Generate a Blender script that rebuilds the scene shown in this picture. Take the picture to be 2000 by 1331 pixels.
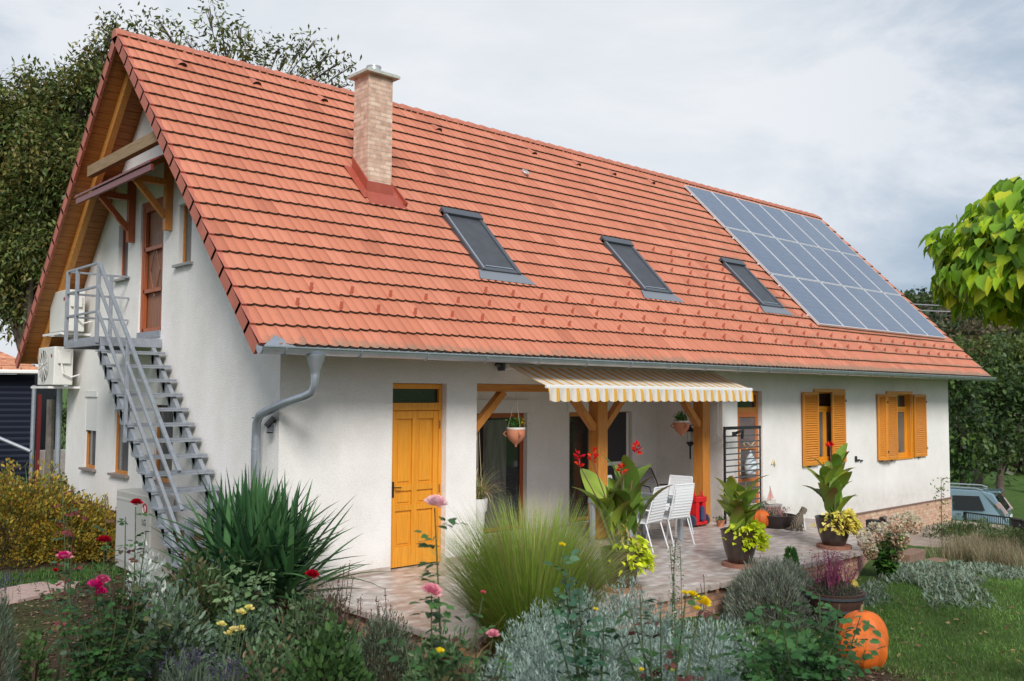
import bpy, math, random
import numpy as np
from mathutils import Vector, Matrix
for o in list(bpy.data.objects): bpy.data.objects.remove(o)
sc = bpy.context.scene
C = sc.collection
R = math.radians
random.seed(4); rng = np.random.default_rng(11)
# ---------------------------------------------------------------- camera
CAM = (-5.6957, -10.5795, 2.4567); YAW, PIT, ROL, FPX = 0.7415, 0.0589, 0.0059, 1788.25
_F = Vector((math.sin(YAW)*math.cos(PIT), math.cos(YAW)*math.cos(PIT), math.sin(PIT)))
_R = Vector((math.cos(YAW), -math.sin(YAW), 0)); _U = _R.cross(_F)
CR = _R*math.cos(ROL)+_U*math.sin(ROL); CU = _U*math.cos(ROL)-_R*math.sin(ROL)
cd = bpy.data.cameras.new('camera'); cam = bpy.data.objects.new('camera', cd); C.objects.link(cam)
m = Matrix.Identity(4)
for i in range(3): m[i][0] = CR[i]; m[i][1] = CU[i]; m[i][2] = -_F[i]; m[i][3] = CAM[i]
cam.matrix_world = m
cd.sensor_width = 36; cd.lens = FPX/2000*36; cd.clip_start = .1; cd.clip_end = 2000
cd.dof.use_dof = True; cd.dof.focus_distance = 14.5; cd.dof.aperture_fstop = 2.5
sc.camera = cam
def at(px, py, d):
    px, py, d = float(px), float(py), float(d)
    return Vector(CAM) + ((px-1000)/FPX*CR - (py-665.5)/FPX*CU + _F)*d
# ---------------------------------------------------------------- world: overcast sky, thin cloud with blue-grey gaps
SUN_EL, SUN_AZ = 38, 212     # azimuth measured clockwise from +Y
w = bpy.data.worlds.new("World"); sc.world = w; w.use_nodes = True
nt = w.node_tree; nt.nodes.clear()
def nd(t, tp, **k):
    n = t.nodes.new(tp)
    for a, b in k.items(): setattr(n, a, b)
    return n
out = nd(nt, 'ShaderNodeOutputWorld'); sky = nd(nt, 'ShaderNodeTexSky', sky_type='NISHITA', sun_disc=False)
sky.sun_elevation = R(SUN_EL); sky.sun_rotation = R(SUN_AZ); sky.dust_density = 2.5
b1 = nd(nt, 'ShaderNodeBackground'); b1.inputs[1].default_value = 0.12; nt.links.new(sky.outputs[0], b1.inputs[0])
tc = nd(nt, 'ShaderNodeTexCoord'); mp = nd(nt, 'ShaderNodeMapping'); mp.inputs['Scale'].default_value = (1, 1, 1.9)
mp.inputs['Rotation'].default_value = (.25, -.2, .6)
nt.links.new(tc.outputs['Generated'], mp.inputs[0])
n1 = nd(nt, 'ShaderNodeTexNoise'); n1.inputs['Scale'].default_value = 2.1; n1.inputs['Detail'].default_value = 9; n1.inputs['Roughness'].default_value = .6
n1.inputs['Distortion'].default_value = .5
nt.links.new(mp.outputs[0], n1.inputs[0])
# brighter towards the thin cloud in front of the camera, above the middle of the roof
cr = nd(nt, 'ShaderNodeValToRGB'); e = cr.color_ramp.elements
e[0].position = .40; e[0].color = (.25, .325, .42, 1); e[1].position = .59; e[1].color = (.57, .595, .635, 1)
x = e.new(.50); x.color = (.38, .44, .515, 1)
nt.links.new(n1.outputs[0], cr.inputs[0])
dp = nd(nt, 'ShaderNodeVectorMath', operation='DOT_PRODUCT')
_bd = (at(900, 180, 1)-Vector(CAM)).normalized(); dp.inputs[1].default_value = _bd
nt.links.new(tc.outputs['Generated'], dp.inputs[0])
mr = nd(nt, 'ShaderNodeMapRange', interpolation_type='SMOOTHSTEP'); mr.inputs[1].default_value = .86; mr.inputs[2].default_value = .985; mr.inputs[3].default_value = 0; mr.inputs[4].default_value = .74
nt.links.new(dp.outputs['Value'], mr.inputs[0])
mx = nd(nt, 'ShaderNodeMixRGB'); nt.links.new(mr.outputs[0], mx.inputs[0]); nt.links.new(cr.outputs[0], mx.inputs[1]); mx.inputs[2].default_value = (.68, .69, .70, 1)
b2 = nd(nt, 'ShaderNodeBackground'); b2.inputs[1].default_value = 1.0; nt.links.new(mx.outputs[0], b2.inputs[0])
ms = nd(nt, 'ShaderNodeMixShader'); ms.inputs[0].default_value = .93
nt.links.new(b1.outputs[0], ms.inputs[1]); nt.links.new(b2.outputs[0], ms.inputs[2]); nt.links.new(ms.outputs[0], out.inputs[0])
sd = bpy.data.lights.new('sun', 'SUN'); sd.energy = 2.6; sd.angle = R(22); sd.color = (1, .97, .93)
sun = bpy.data.objects.new('sun', sd); C.objects.link(sun)
_sd = Vector((math.sin(R(SUN_AZ))*math.cos(R(SUN_EL)), math.cos(R(SUN_AZ))*math.cos(R(SUN_EL)), math.sin(R(SUN_EL))))
sun.rotation_euler = _sd.to_track_quat('Z', 'Y').to_euler(); sun.location = (0, -20, 20)
sc.view_settings.view_transform = 'Standard'; sc.view_settings.look = 'None'; sc.view_settings.exposure = .46; sc.view_settings.gamma = 1
sc.render.engine = 'CYCLES'; sc.cycles.max_bounces = 6; sc.cycles.transparent_max_bounces = 8; sc.cycles.use_denoising = True

# ---------------------------------------------------------------- helpers
def sm(a, b, t):
    t = min(1, max(0, (t-a)/(b-a))); return t*t*(3-2*t)
def gz(x, y):                       # height of the ground
    z = -.32 - .12*sm(3, 6, x) - .5*sm(8, 16, x) - 1.7*sm(20.5, 27, x)
    if y > 0: z += .0
    d = math.hypot(x-CAM[0], y-CAM[1]); z += 1.0*(1-sm(1.5, 7.5, d))
    z += 0.02*math.sin(x*1.7+y)*math.cos(y*1.3-x*.4)
    if x > 40: z += (x-40)*.04
    return z
def gp(px, py, h=0):                # where the ray through a pixel meets the ground (raised by h)
    p = Vector(CAM); dr = (at(px, py, 1)-p); t = 2.0
    for i in range(4000):
        q = p+dr*t
        if q.z <= gz(q.x, q.y)+h: return q
        t += .02
    return q
class MB:
    def __init__(s): s.v = []; s.f = []; s.mi = []; s.M = None; s.m = 0
    def add(s, vs, fs):
        n = len(s.v)
        if s.M is not None: vs = [tuple(s.M @ Vector(a)) for a in vs]
        s.v += [tuple(a) for a in vs]; s.f += [tuple(i+n for i in f) for f in fs]; s.mi += [s.m]*len(fs)
        return s
    def box(s, x0, x1, y0, y1, z0, z1):
        if x0 > x1: x0, x1 = x1, x0
        if y0 > y1: y0, y1 = y1, y0
        if z0 > z1: z0, z1 = z1, z0
        return s.add([(x0,y0,z0),(x1,y0,z0),(x1,y1,z0),(x0,y1,z0),(x0,y0,z1),(x1,y0,z1),(x1,y1,z1),(x0,y1,z1)],
                     [(0,3,2,1),(4,5,6,7),(0,1,5,4),(1,2,6,5),(2,3,7,6),(3,0,4,7)])
    def hexa(s, a, b):               # two quads of 4 points
        return s.add(list(a)+list(b), [(0,3,2,1),(4,5,6,7),(0,1,5,4),(1,2,6,5),(2,3,7,6),(3,0,4,7)])
    def bar(s, p, q, wd, h, up=(0,0,1)):
        p = Vector(p); q = Vector(q); d = (q-p).normalized(); u = Vector(up)
        if abs(d.dot(u)) > .99: u = Vector((0,1,0))
        r = d.cross(u).normalized()*wd/2; u = r.cross(d).normalized()*h/2
        return s.hexa([p-r-u, p+r-u, p+r+u, p-r+u], [q-r-u, q+r-u, q+r+u, q-r+u])
    def poly(s, pts): return s.add(pts, [tuple(range(len(pts)))])
    def tube(s, pts, r, n=8, cap=True):
        pts = [Vector(p) for p in pts]; rs = r if hasattr(r, '__len__') else [r]*len(pts)
        vs = []; fs = []; u = None
        for i, p in enumerate(pts):
            d = (pts[min(i+1, len(pts)-1)]-pts[max(i-1, 0)])
            d = d.normalized() if d.length > 1e-9 else Vector((0,0,1))
            if u is None:
                u = Vector((0,0,1)) if abs(d.z) < .9 else Vector((1,0,0))
            u = (u-d*u.dot(d)).normalized(); w_ = d.cross(u)
            for k in range(n):
                a = 2*math.pi*k/n; vs.append(p+(u*math.cos(a)+w_*math.sin(a))*rs[i])
        for i in range(len(pts)-1):
            for k in range(n):
                k2 = (k+1) % n; fs.append((i*n+k, i*n+k2, (i+1)*n+k2, (i+1)*n+k))
        if cap: fs.append(tuple(range(n-1, -1, -1))); fs.append(tuple(range((len(pts)-1)*n, len(pts)*n)))
        return s.add(vs, fs)
    def lathe(s, prof, c=(0,0,0), n=24, lobes=0, la=0):
        vs = []; fs = []
        for (r, z) in prof:
            for k in range(n):
                a = 2*math.pi*k/n; rr = r*(1-la*abs(math.cos(a*lobes/2))**.5) if lobes else r
                vs.append((c[0]+rr*math.cos(a), c[1]+rr*math.sin(a), c[2]+z))
        for i in range(len(prof)-1):
            for k in range(n):
                k2 = (k+1) % n; fs.append((i*n+k, i*n+k2, (i+1)*n+k2, (i+1)*n+k))
        fs.append(tuple(range(n-1, -1, -1))); fs.append(tuple(range((len(prof)-1)*n, len(prof)*n)))
        return s.add(vs, fs)
    def ball(s, c, r, n=10, sz=1):
        return s.lathe([(r*math.sin(math.pi*max(.02, i/n)) if i < n else r*.03, -r*sz*math.cos(math.pi*i/n)) for i in range(n+1)], c, n*2)
    def build(s, name, mat, parent=None, smooth=False, bevel=0):
        me = bpy.data.meshes.new(name); me.from_pydata(s.v, [], s.f)
        mats = mat if isinstance(mat, (list, tuple)) else [mat]
        for a in mats: me.materials.append(a)
        if len(mats) > 1: me.polygons.foreach_set('material_index', s.mi)
        if smooth:
            me.polygons.foreach_set('use_smooth', [True]*len(me.polygons))
            try: me.set_sharp_from_angle(angle=R(42))
            except Exception: pass
        me.update(); o = link(name, me, parent)
        if bevel:
            b = o.modifiers.new('bevel', 'BEVEL'); b.width = bevel; b.segments = 2; b.limit_method = 'ANGLE'
        return o
def link(name, data, parent=None):
    o = bpy.data.objects.new(name, data); C.objects.link(o)
    if parent is not None:
        o.parent = parent
        if parent.type == 'EMPTY': o.matrix_parent_inverse = Matrix.Translation(-parent.location)
    return o
def tag(o, label=None, cat=None, group=None, kind=None):
    if label: o['label'] = label
    if cat: o['category'] = cat
    if group: o['group'] = group
    if kind: o['kind'] = kind
    return o
def thing(name, label, cat, loc=(0,0,0), group=None):
    o = bpy.data.objects.new(name, None); C.objects.link(o); o.location = loc; o.empty_display_size = .2
    return tag(o, label, cat, group)
def dup(root, loc, rz=0, label=None, group=None, scale=1):
    def cp(o, par):
        c = o.copy(); C.objects.link(c)
        if par is not None: c.parent = par; c.matrix_parent_inverse = o.matrix_parent_inverse.copy()
        for k in [q for q in ALLCH(o)]: cp(k, c)
        return c
    c = cp(root, None); c.location = loc; c.rotation_euler = (0, 0, rz); c.scale = (scale,)*3
    if label: c['label'] = label
    if group: c['group'] = group
    return c
def ALLCH(o): return [q for q in C.objects if q.parent == o]
# numpy mesh for foliage
def npmesh(name, V, polys, col, mat, parent=None, smooth=False):
    """V (n,k,3) verts per leaf, polys list of index tuples in one leaf, col (n,3)"""
    n, k = V.shape[:2]; me = bpy.data.meshes.new(name)
    me.vertices.add(n*k); me.vertices.foreach_set('co', V.reshape(-1).astype(np.float32))
    sizes = [len(p) for p in polys]; loops = np.concatenate([np.array(p) for p in polys])
    L = (loops[None, :]+np.arange(n)[:, None]*k).reshape(-1)
    me.loops.add(len(L)); me.loops.foreach_set('vertex_index', L.astype(np.int32))
    tot = np.tile(sizes, n); st = np.concatenate([[0], np.cumsum(tot)[:-1]])
    me.polygons.add(len(tot)); me.polygons.foreach_set('loop_start', st.astype(np.int32)); me.polygons.foreach_set('loop_total', tot.astype(np.int32))
    if smooth: me.polygons.foreach_set('use_smooth', [True]*len(tot))
    me.update(calc_edges=True)
    ca = me.color_attributes.new('Col', 'FLOAT_COLOR', 'POINT')
    if col.ndim == 2: col = np.repeat(col[:, None, :], k, 1)
    cc = np.concatenate([col, np.ones(col.shape[:2]+(1,))], 2); ca.data.foreach_set('color', cc.reshape(-1).astype(np.float32))
    me.materials.append(mat)
    return link(name, me, parent)
def unit(a): return a/np.maximum(1e-9, np.linalg.norm(a, axis=-1, keepdims=True))
OV = (np.array([(0,0,0),(.28,-.5,.05),(.68,-.42,.03),(1,0,-.1),(.68,.42,.03),(.28,.5,.05),(.5,0,-.02)]), [(0,1,2,6),(6,2,3),(6,3,4),(0,6,4,5)])
LA = (np.array([(0,0,0),(.4,-.5,.03),(1,0,-.12),(.4,.5,.03)]), [(0,1,2,3)])
HE = (np.array([(0,0,0),(-.08,-.32,.03),(.18,-.56,.06),(.58,-.40,.02),(1.02,0,-.24),(.58,.40,.0),(.18,.56,.10),(-.08,.32,.04),(.42,0,-.05)]), [(0,1,2,8),(8,2,3,4),(8,4,5,6),(0,8,6,7)])
def leaves(name, P, D, N, L, W, col, mat, parent=None, T=OV):
    D = unit(D); S = unit(np.cross(D, N)); N = np.cross(S, D)
    t = T[0]; L = np.broadcast_to(L, (len(P),)); W = np.broadcast_to(W, (len(P),))
    V = P[:, None]+t[None, :, 0:1]*L[:, None, None]*D[:, None]+t[None, :, 1:2]*W[:, None, None]*S[:, None]+t[None, :, 2:3]*L[:, None, None]*N[:, None]
    return npmesh(name, V, T[1], col, mat, parent)
def blades(name, P, az, el, L, W, droop, col, mat, parent=None, segs=6, fold=.0, tipcol=None, wp=None):
    n = len(P); ds = L/segs; pos = P.copy(); e = el.copy(); rows = []
    S = np.stack([-np.sin(az), np.cos(az), 0*az], 1)
    wig = rng.normal(0, .12, n)
    for i in range(segs+1):
        t = i/segs; wv = W*((.55+.45*min(1, t*4))*(1-t**2.2)+.02) if wp is None else W*wp(t)
        D = np.stack([np.cos(az)*np.cos(e), np.sin(az)*np.cos(e), np.sin(e)], 1)
        N = np.cross(D, S); N[:] = N*np.sign(N[:, 2:3]+1e-6)
        if fold: rows.append([pos-S*wv[:, None]/2+N*(fold*wv)[:, None], pos.copy(), pos+S*wv[:, None]/2+N*(fold*wv)[:, None]])
        else: rows.append([pos-S*wv[:, None]/2, pos+S*wv[:, None]/2])
        pos = pos+D*ds[:, None]+S*(wig*ds*t)[:, None]; e = e-droop/segs*(0.4+1.2*t)
    k = len(rows[0]); V = np.stack([a for r in rows for a in r], 1); polys = []
    for i in range(segs):
        for j in range(k-1): a = i*k+j; polys.append((a, a+1, a+k+1, a+k))
    if tipcol is not None:
        t = np.repeat(np.linspace(0, 1, segs+1), k)[None, :, None]; c = col[:, None]*(1-t**2)+tipcol[:, None]*t**2
    else: c = col
    return npmesh(name, V, polys, c, mat, parent, smooth=bool(fold) is False)
def rdir(n): return unit(rng.normal(size=(n, 3)))
def pal(cols, n, j=.12):
    c = np.array(cols)[rng.integers(0, len(cols), n)]; return np.clip(c*(1+rng.normal(0, j, (n, 1))), 0.002, 1)
# ---------------------------------------------------------------- materials
def mat(name, col, rough=.6, metal=0, noise=0, nscale=8, bump=0, bscale=60, col2=None, spec=.5, coat=0, coord='Object', stretch=None):
    m = bpy.data.materials.new(name); m.use_nodes = True; t = m.node_tree; p = t.nodes['Principled BSDF']
    p.inputs['Base Color'].default_value = (*col, 1); p.inputs['Roughness'].default_value = rough; p.inputs['Metallic'].default_value = metal
    p.inputs['Specular IOR Level'].default_value = spec; p.inputs['Coat Weight'].default_value = coat
    if noise or bump or col2:
        tc = nd(t, 'ShaderNodeTexCoord'); src = tc.outputs[coord]
        if stretch:
            mp = nd(t, 'ShaderNodeMapping'); mp.inputs['Scale'].default_value = stretch; t.links.new(src, mp.inputs[0]); src = mp.outputs[0]
    if noise or col2:
        n = nd(t, 'ShaderNodeTexNoise'); n.inputs['Scale'].default_value = nscale; n.inputs['Detail'].default_value = 6; n.inputs['Roughness'].default_value = .62
        t.links.new(src, n.inputs[0]); r = nd(t, 'ShaderNodeValToRGB')
        c2 = col2 or tuple(c*(1-noise) for c in col); c1 = col if col2 else tuple(min(1, c*(1+noise*.6)) for c in col)
        r.color_ramp.elements[0].color = (*c2, 1); r.color_ramp.elements[1].color = (*c1, 1); r.color_ramp.elements[0].position = .32; r.color_ramp.elements[1].position = .66
        t.links.new(n.outputs[0], r.inputs[0]); t.links.new(r.outputs[0], p.inputs['Base Color'])
    if bump:
        n = nd(t, 'ShaderNodeTexNoise'); n.inputs['Scale'].default_value = bscale; n.inputs['Detail'].default_value = 4; t.links.new(src, n.inputs[0])
        b = nd(t, 'ShaderNodeBump'); b.inputs['Strength'].default_value = bump; b.inputs['Distance'].default_value = .02
        t.links.new(n.outputs[0], b.inputs['Height']); t.links.new(b.outputs[0], p.inputs['Normal'])
    return m
def leafmat(name, trans=.25, rough=.5, spec=.35, gain=1.38):
    m = bpy.data.materials.new(name); m.use_nodes = True; t = m.node_tree; p = t.nodes['Principled BSDF']
    a0 = nd(t, 'ShaderNodeAttribute', attribute_name='Col'); a = nd(t, 'ShaderNodeHueSaturation'); a.inputs['Value'].default_value = gain; a.inputs['Saturation'].default_value = 1.06; t.links.new(a0.outputs['Color'], a.inputs['Color']); t.links.new(a.outputs['Color'], p.inputs['Base Color'])
    p.inputs['Roughness'].default_value = rough; p.inputs['Specular IOR Level'].default_value = spec
    tr = nd(t, 'ShaderNodeBsdfTranslucent'); hs = nd(t, 'ShaderNodeHueSaturation'); hs.inputs['Value'].default_value = 1.3; hs.inputs['Hue'].default_value = .49
    t.links.new(a.outputs['Color'], hs.inputs['Color']); t.links.new(hs.outputs[0], tr.inputs[0])
    mx = nd(t, 'ShaderNodeMixShader'); mx.inputs[0].default_value = trans
    t.links.new(p.outputs[0], mx.inputs[1]); t.links.new(tr.outputs[0], mx.inputs[2]); t.links.new(mx.outputs[0], t.nodes['Material Output'].inputs[0])
    return m
LEAF = leafmat('leaf'); PETAL = leafmat('petal', .3, .6, .2, 1.0)
def woodmat(name, c1, c2, axis='z', rough=.55, coat=.1):
    st = {'x': (1.2, 18, 18), 'y': (18, 1.2, 18), 'z': (18, 18, 1.2)}[axis]
    return mat(name, c1, rough, col2=c2, nscale=2.2, bump=.08, bscale=6, coat=coat, stretch=st)
WZ = woodmat('wood_orange', (.58, .235, .042), (.42, .15, .022)); WX = woodmat('wood_orange_x', (.58, .235, .042), (.42, .15, .022), 'x')
WDOOR = woodmat('wood_door_yellow', (.75, .31, .02), (.60, .225, .012), 'z', .5, .12)
WDOORX = woodmat('wood_door_yellow_x', (.76, .315, .018), (.62, .235, .010), 'x', .45, .2)
WSHUT = woodmat('wood_shutter', (.68, .26, .025), (.55, .19, .015), 'x', .5, .15)
WSOF = woodmat('wood_soffit', (.44, .18, .04), (.28, .105, .022), 'x', .6, .05)
WRAF = woodmat('wood_rafter', (.60, .27, .06), (.42, .17, .035), 'y', .6, .05)
WOLD = woodmat('wood_weathered', (.33, .22, .12), (.2, .12, .06), 'y', .8, 0)
WRED = woodmat('wood_redbrown', (.40, .10, .025), (.28, .065, .016), 'z', .45, .2)
ZINC = mat('zinc', (.44, .475, .52), .38, .75, noise=.12, nscale=5)
STEEL = mat('galvanised_steel', (.30, .325, .36), .5, .35, noise=.15, nscale=12)
BLACK = mat('black_metal', (.015, .015, .017), .5)
DARKM = mat('dark_frame', (.09, .1, .115), .4, .3)
WHITE = mat('white_plastic', (.72, .72, .70), .45, noise=.04, nscale=4)
WHITEP = mat('white_paint', (.74, .73, .71), .5)
def glassmat(name, col=(.02, .025, .028), rough=.06, spec=.8):
    return mat(name, col, rough, spec=spec, noise=.5, nscale=1.2)
GLASS = glassmat('dark_glass'); GLASSC = mat('curtained_glass', (.16, .155, .15), .12, spec=.8, col2=(.07, .07, .07), nscale=2.5, stretch=(6, 6, .6))
BARK = mat('bark', (.10, .075, .055), .9, noise=.5, nscale=14, bump=.6, bscale=30)
SOIL = mat('soil', (.035, .024, .017), .95, noise=.5, nscale=30, bump=.8, bscale=60)
# ---------------------------------------------------------------- house
L_, W_, OV_, ZE, ZR, OVL, OVR = 20.4, 8.466, .80, 3.02, 8.17, .71, .75
TH = math.atan2(ZR-ZE, W_/2+OV_); SL = math.hypot(ZR-ZE, W_/2+OV_); CT, ST = math.cos(TH), math.sin(TH)
def rp(x, s, h=0, back=False):      # point on the roof: along x, up the slope s, height h over it
    y = -OV_+s*CT-h*ST; z = ZE+s*ST+h*CT
    if back: y = W_-y
    return (x, y, z)
def zroof(y, off=0):
    yy = y if y < W_/2 else W_-y
    return ZE+(yy+OV_)*math.tan(TH)-off/CT
# stucco: off-white scraped render with grain, faint stains near the ground and runs below the sills
def stucco():
    m = mat('stucco', (.77, .745, .725), .92, bump=.6, bscale=70, spec=.2)
    t = m.node_tree; p = t.nodes['Principled BSDF']; tc = nd(t, 'ShaderNodeTexCoord')
    n = nd(t, 'ShaderNodeTexNoise'); n.inputs['Scale'].default_value = 1.1; n.inputs['Detail'].default_value = 8; n.inputs['Roughness'].default_value = .7
    n2 = nd(t, 'ShaderNodeTexNoise'); n2.inputs['Scale'].default_value = 42; n2.inputs['Detail'].default_value = 3
    mp = nd(t, 'ShaderNodeMapping'); mp.inputs['Scale'].default_value = (1, 1, .8)
    t.links.new(tc.outputs['Object'], mp.inputs[0]); t.links.new(mp.outputs[0], n.inputs[0]); t.links.new(tc.outputs['Object'], n2.inputs[0])
    a = nd(t, 'ShaderNodeMath', operation='MULTIPLY_ADD'); a.inputs[1].default_value = .55; t.links.new(n2.outputs[0], a.inputs[0]); t.links.new(n.outputs[0], a.inputs[2])
    r = nd(t, 'ShaderNodeValToRGB'); e = r.color_ramp.elements; e[0].position = .52; e[0].color = (.70, .675, .625, 1); e[1].position = .92; e[1].color = (.85, .82, .795, 1)
    t.links.new(a.outputs[0], r.inputs[0])
    sz = nd(t, 'ShaderNodeSeparateXYZ'); t.links.new(tc.outputs['Object'], sz.inputs[0]); lo = nd(t, 'ShaderNodeMapRange'); lo.inputs[1].default_value = .38; lo.inputs[2].default_value = -.05; lo.inputs[3].default_value = 0; lo.inputs[4].default_value = .5; t.links.new(sz.outputs[2], lo.inputs[0])
    n5 = nd(t, 'ShaderNodeTexNoise'); n5.inputs['Scale'].default_value = 6; n5.inputs['Detail'].default_value = 8; t.links.new(tc.outputs['Object'], n5.inputs[0]); mu = nd(t, 'ShaderNodeMath', operation='MULTIPLY'); t.links.new(lo.outputs[0], mu.inputs[0]); t.links.new(n5.outputs[0], mu.inputs[1])
    md_ = nd(t, 'ShaderNodeMixRGB'); t.links.new(mu.outputs[0], md_.inputs[0]); t.links.new(r.outputs[0], md_.inputs[1]); md_.inputs[2].default_value = (.42, .34, .27, 1); t.links.new(md_.outputs[0], p.inputs['Base Color'])
    return m
STUC = stucco()
def brickmat(name, c1, c2, mortar, sc_=1, axis='xz', bw=.21, bh=.072, ms=.008):
    m = bpy.data.materials.new(name); m.use_nodes = True; t = m.node_tree; p = t.nodes['Principled BSDF']; p.inputs['Roughness'].default_value = .9
    tc = nd(t, 'ShaderNodeTexCoord'); sx = nd(t, 'ShaderNodeSeparateXYZ'); cb = nd(t, 'ShaderNodeCombineXYZ'); t.links.new(tc.outputs['Object'], sx.inputs[0])
    ad = nd(t, 'ShaderNodeMath', operation='ADD'); t.links.new(sx.outputs[0], ad.inputs[0]); t.links.new(sx.outputs[1], ad.inputs[1])
    t.links.new(ad.outputs[0], cb.inputs[0]); t.links.new(sx.outputs[2], cb.inputs[1])
    b = nd(t, 'ShaderNodeTexBrick'); b.inputs['Color1'].default_value = (*c1, 1); b.inputs['Color2'].default_value = (*c2, 1); b.inputs['Mortar'].default_value = (*mortar, 1)
    b.inputs['Scale'].default_value = 1; b.inputs['Brick Width'].default_value = bw; b.inputs['Row Height'].default_value = bh; b.inputs['Mortar Size'].default_value = ms; b.inputs['Bias'].default_value = 0
    t.links.new(cb.outputs[0], b.inputs[0])
    n = nd(t, 'ShaderNodeTexNoise'); n.inputs['Scale'].default_value = 9; n.inputs['Detail'].default_value = 5; t.links.new(tc.outputs['Object'], n.inputs[0])
    mx = nd(t, 'ShaderNodeMixRGB', blend_type='OVERLAY'); mx.inputs[0].default_value = .55; t.links.new(b.outputs[0], mx.inputs[1]); t.links.new(n.outputs[0], mx.inputs[2])
    t.links.new(mx.outputs[0], p.inputs['Base Color'])
    bp = nd(t, 'ShaderNodeBump'); bp.inputs['Strength'].default_value = .7; bp.inputs['Distance'].default_value = .012; bp.invert = True
    t.links.new(b.outputs['Fac'], bp.inputs['Height']); t.links.new(bp.outputs[0], p.inputs['Normal'])
    return m
BRICK = brickmat('plinth_brick', (.50, .27, .17), (.62, .43, .29), (.42, .33, .26))
BRICKC = brickmat('chimney_brick', (.50, .31, .22), (.68, .50, .38), (.47, .36, .29))
BRICKR = brickmat('riser_brick', (.36, .17, .10), (.52, .31, .20), (.25, .19, .15), bw=.24, bh=.075)
def tilemat():
    m = bpy.data.materials.new('roof_tile'); m.use_nodes = True; t = m.node_tree; p = t.nodes['Principled BSDF']
    p.inputs['Roughness'].default_value = .72; p.inputs['Specular IOR Level'].default_value = .3
    uv = nd(t, 'ShaderNodeUVMap'); sx = nd(t, 'ShaderNodeSeparateXYZ'); t.links.new(uv.outputs[0], sx.inputs[0])
    f1 = nd(t, 'ShaderNodeMath', operation='FLOOR'); f2 = nd(t, 'ShaderNodeMath', operation='FLOOR'); t.links.new(sx.outputs[0], f1.inputs[0]); t.links.new(sx.outputs[1], f2.inputs[0])
    cb = nd(t, 'ShaderNodeCombineXYZ'); t.links.new(f1.outputs[0], cb.inputs[0]); t.links.new(f2.outputs[0], cb.inputs[1])
    wn = nd(t, 'ShaderNodeTexWhiteNoise', noise_dimensions='2D'); t.links.new(cb.outputs[0], wn.inputs[0])
    r = nd(t, 'ShaderNodeValToRGB'); e = r.color_ramp.elements
    e[0].color = (.41, .135, .078, 1); e[0].position = .0; e[1].color = (.545, .20, .122, 1); x = e.new(.06); x.color = (.48, .165, .096, 1); x = e.new(.5); x.color = (.505, .178, .105, 1)
    t.links.new(wn.outputs[0], r.inputs[0])
    # thin dark seam between tiles, every whole u
    fr = nd(t, 'ShaderNodeMath', operation='FRACT'); t.links.new(sx.outputs[0], fr.inputs[0])
    lt = nd(t, 'ShaderNodeMath', operation='LESS_THAN'); lt.inputs[1].default_value = .035; t.links.new(fr.outputs[0], lt.inputs[0])
    m1 = nd(t, 'ShaderNodeMixRGB'); ml = nd(t, 'ShaderNodeMath', operation='MULTIPLY'); ml.inputs[1].default_value = .75; t.links.new(lt.outputs[0], ml.inputs[0])
    t.links.new(ml.outputs[0], m1.inputs[0]); t.links.new(r.outputs[0], m1.inputs[1]); m1.inputs[2].default_value = (.26, .07, .04, 1)
    # blotches and grey lichen, stronger at the two lowest rows and on the right
    tc = nd(t, 'ShaderNodeTexCoord'); n = nd(t, 'ShaderNodeTexNoise'); n.inputs['Scale'].default_value = .8; n.inputs['Detail'].default_value = 9; n.inputs['Roughness'].default_value = .65; t.links.new(tc.outputs['Object'], n.inputs[0])
    hs = nd(t, 'ShaderNodeHueSaturation'); vm = nd(t, 'ShaderNodeMapRange'); vm.inputs[3].default_value = .82; vm.inputs[4].default_value = 1.16; t.links.new(n.outputs[0], vm.inputs[0]); t.links.new(vm.outputs[0], hs.inputs['Value']); t.links.new(m1.outputs[0], hs.inputs['Color'])
    n3 = nd(t, 'ShaderNodeTexNoise'); n3.inputs['Scale'].default_value = 7; n3.inputs['Detail'].default_value = 9; n3.inputs['Roughness'].default_value = .7; t.links.new(tc.outputs['Object'], n3.inputs[0])
    so = nd(t, 'ShaderNodeSeparateXYZ'); t.links.new(tc.outputs['Object'], so.inputs[0])
    lo = nd(t, 'ShaderNodeMapRange'); lo.inputs[1].default_value = ZE-.02; lo.inputs[2].default_value = ZE+.17; lo.inputs[3].default_value = .36; lo.inputs[4].default_value = .0; t.links.new(so.outputs[2], lo.inputs[0])
    rt = nd(t, 'ShaderNodeMapRange'); rt.inputs[1].default_value = 6; rt.inputs[2].default_value = 14; rt.inputs[3].default_value = 0; rt.inputs[4].default_value = .22; t.links.new(so.outputs[0], rt.inputs[0])
    fv = nd(t, 'ShaderNodeMath', operation='FRACT'); t.links.new(sx.outputs[1], fv.inputs[0])
    lb = nd(t, 'ShaderNodeMapRange'); lb.inputs[1].default_value = .0; lb.inputs[2].default_value = .35; lb.inputs[3].default_value = 1; lb.inputs[4].default_value = .25; t.links.new(fv.outputs[0], lb.inputs[0])
    rm = nd(t, 'ShaderNodeMath', operation='MULTIPLY'); t.links.new(rt.outputs[0], rm.inputs[0]); t.links.new(lb.outputs[0], rm.inputs[1])
    s1 = nd(t, 'ShaderNodeMath', operation='ADD'); t.links.new(lo.outputs[0], s1.inputs[0]); t.links.new(rm.outputs[0], s1.inputs[1])
    s2 = nd(t, 'ShaderNodeMath', operation='ADD'); t.links.new(s1.outputs[0], s2.inputs[0]); t.links.new(n3.outputs[0], s2.inputs[1])
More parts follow.
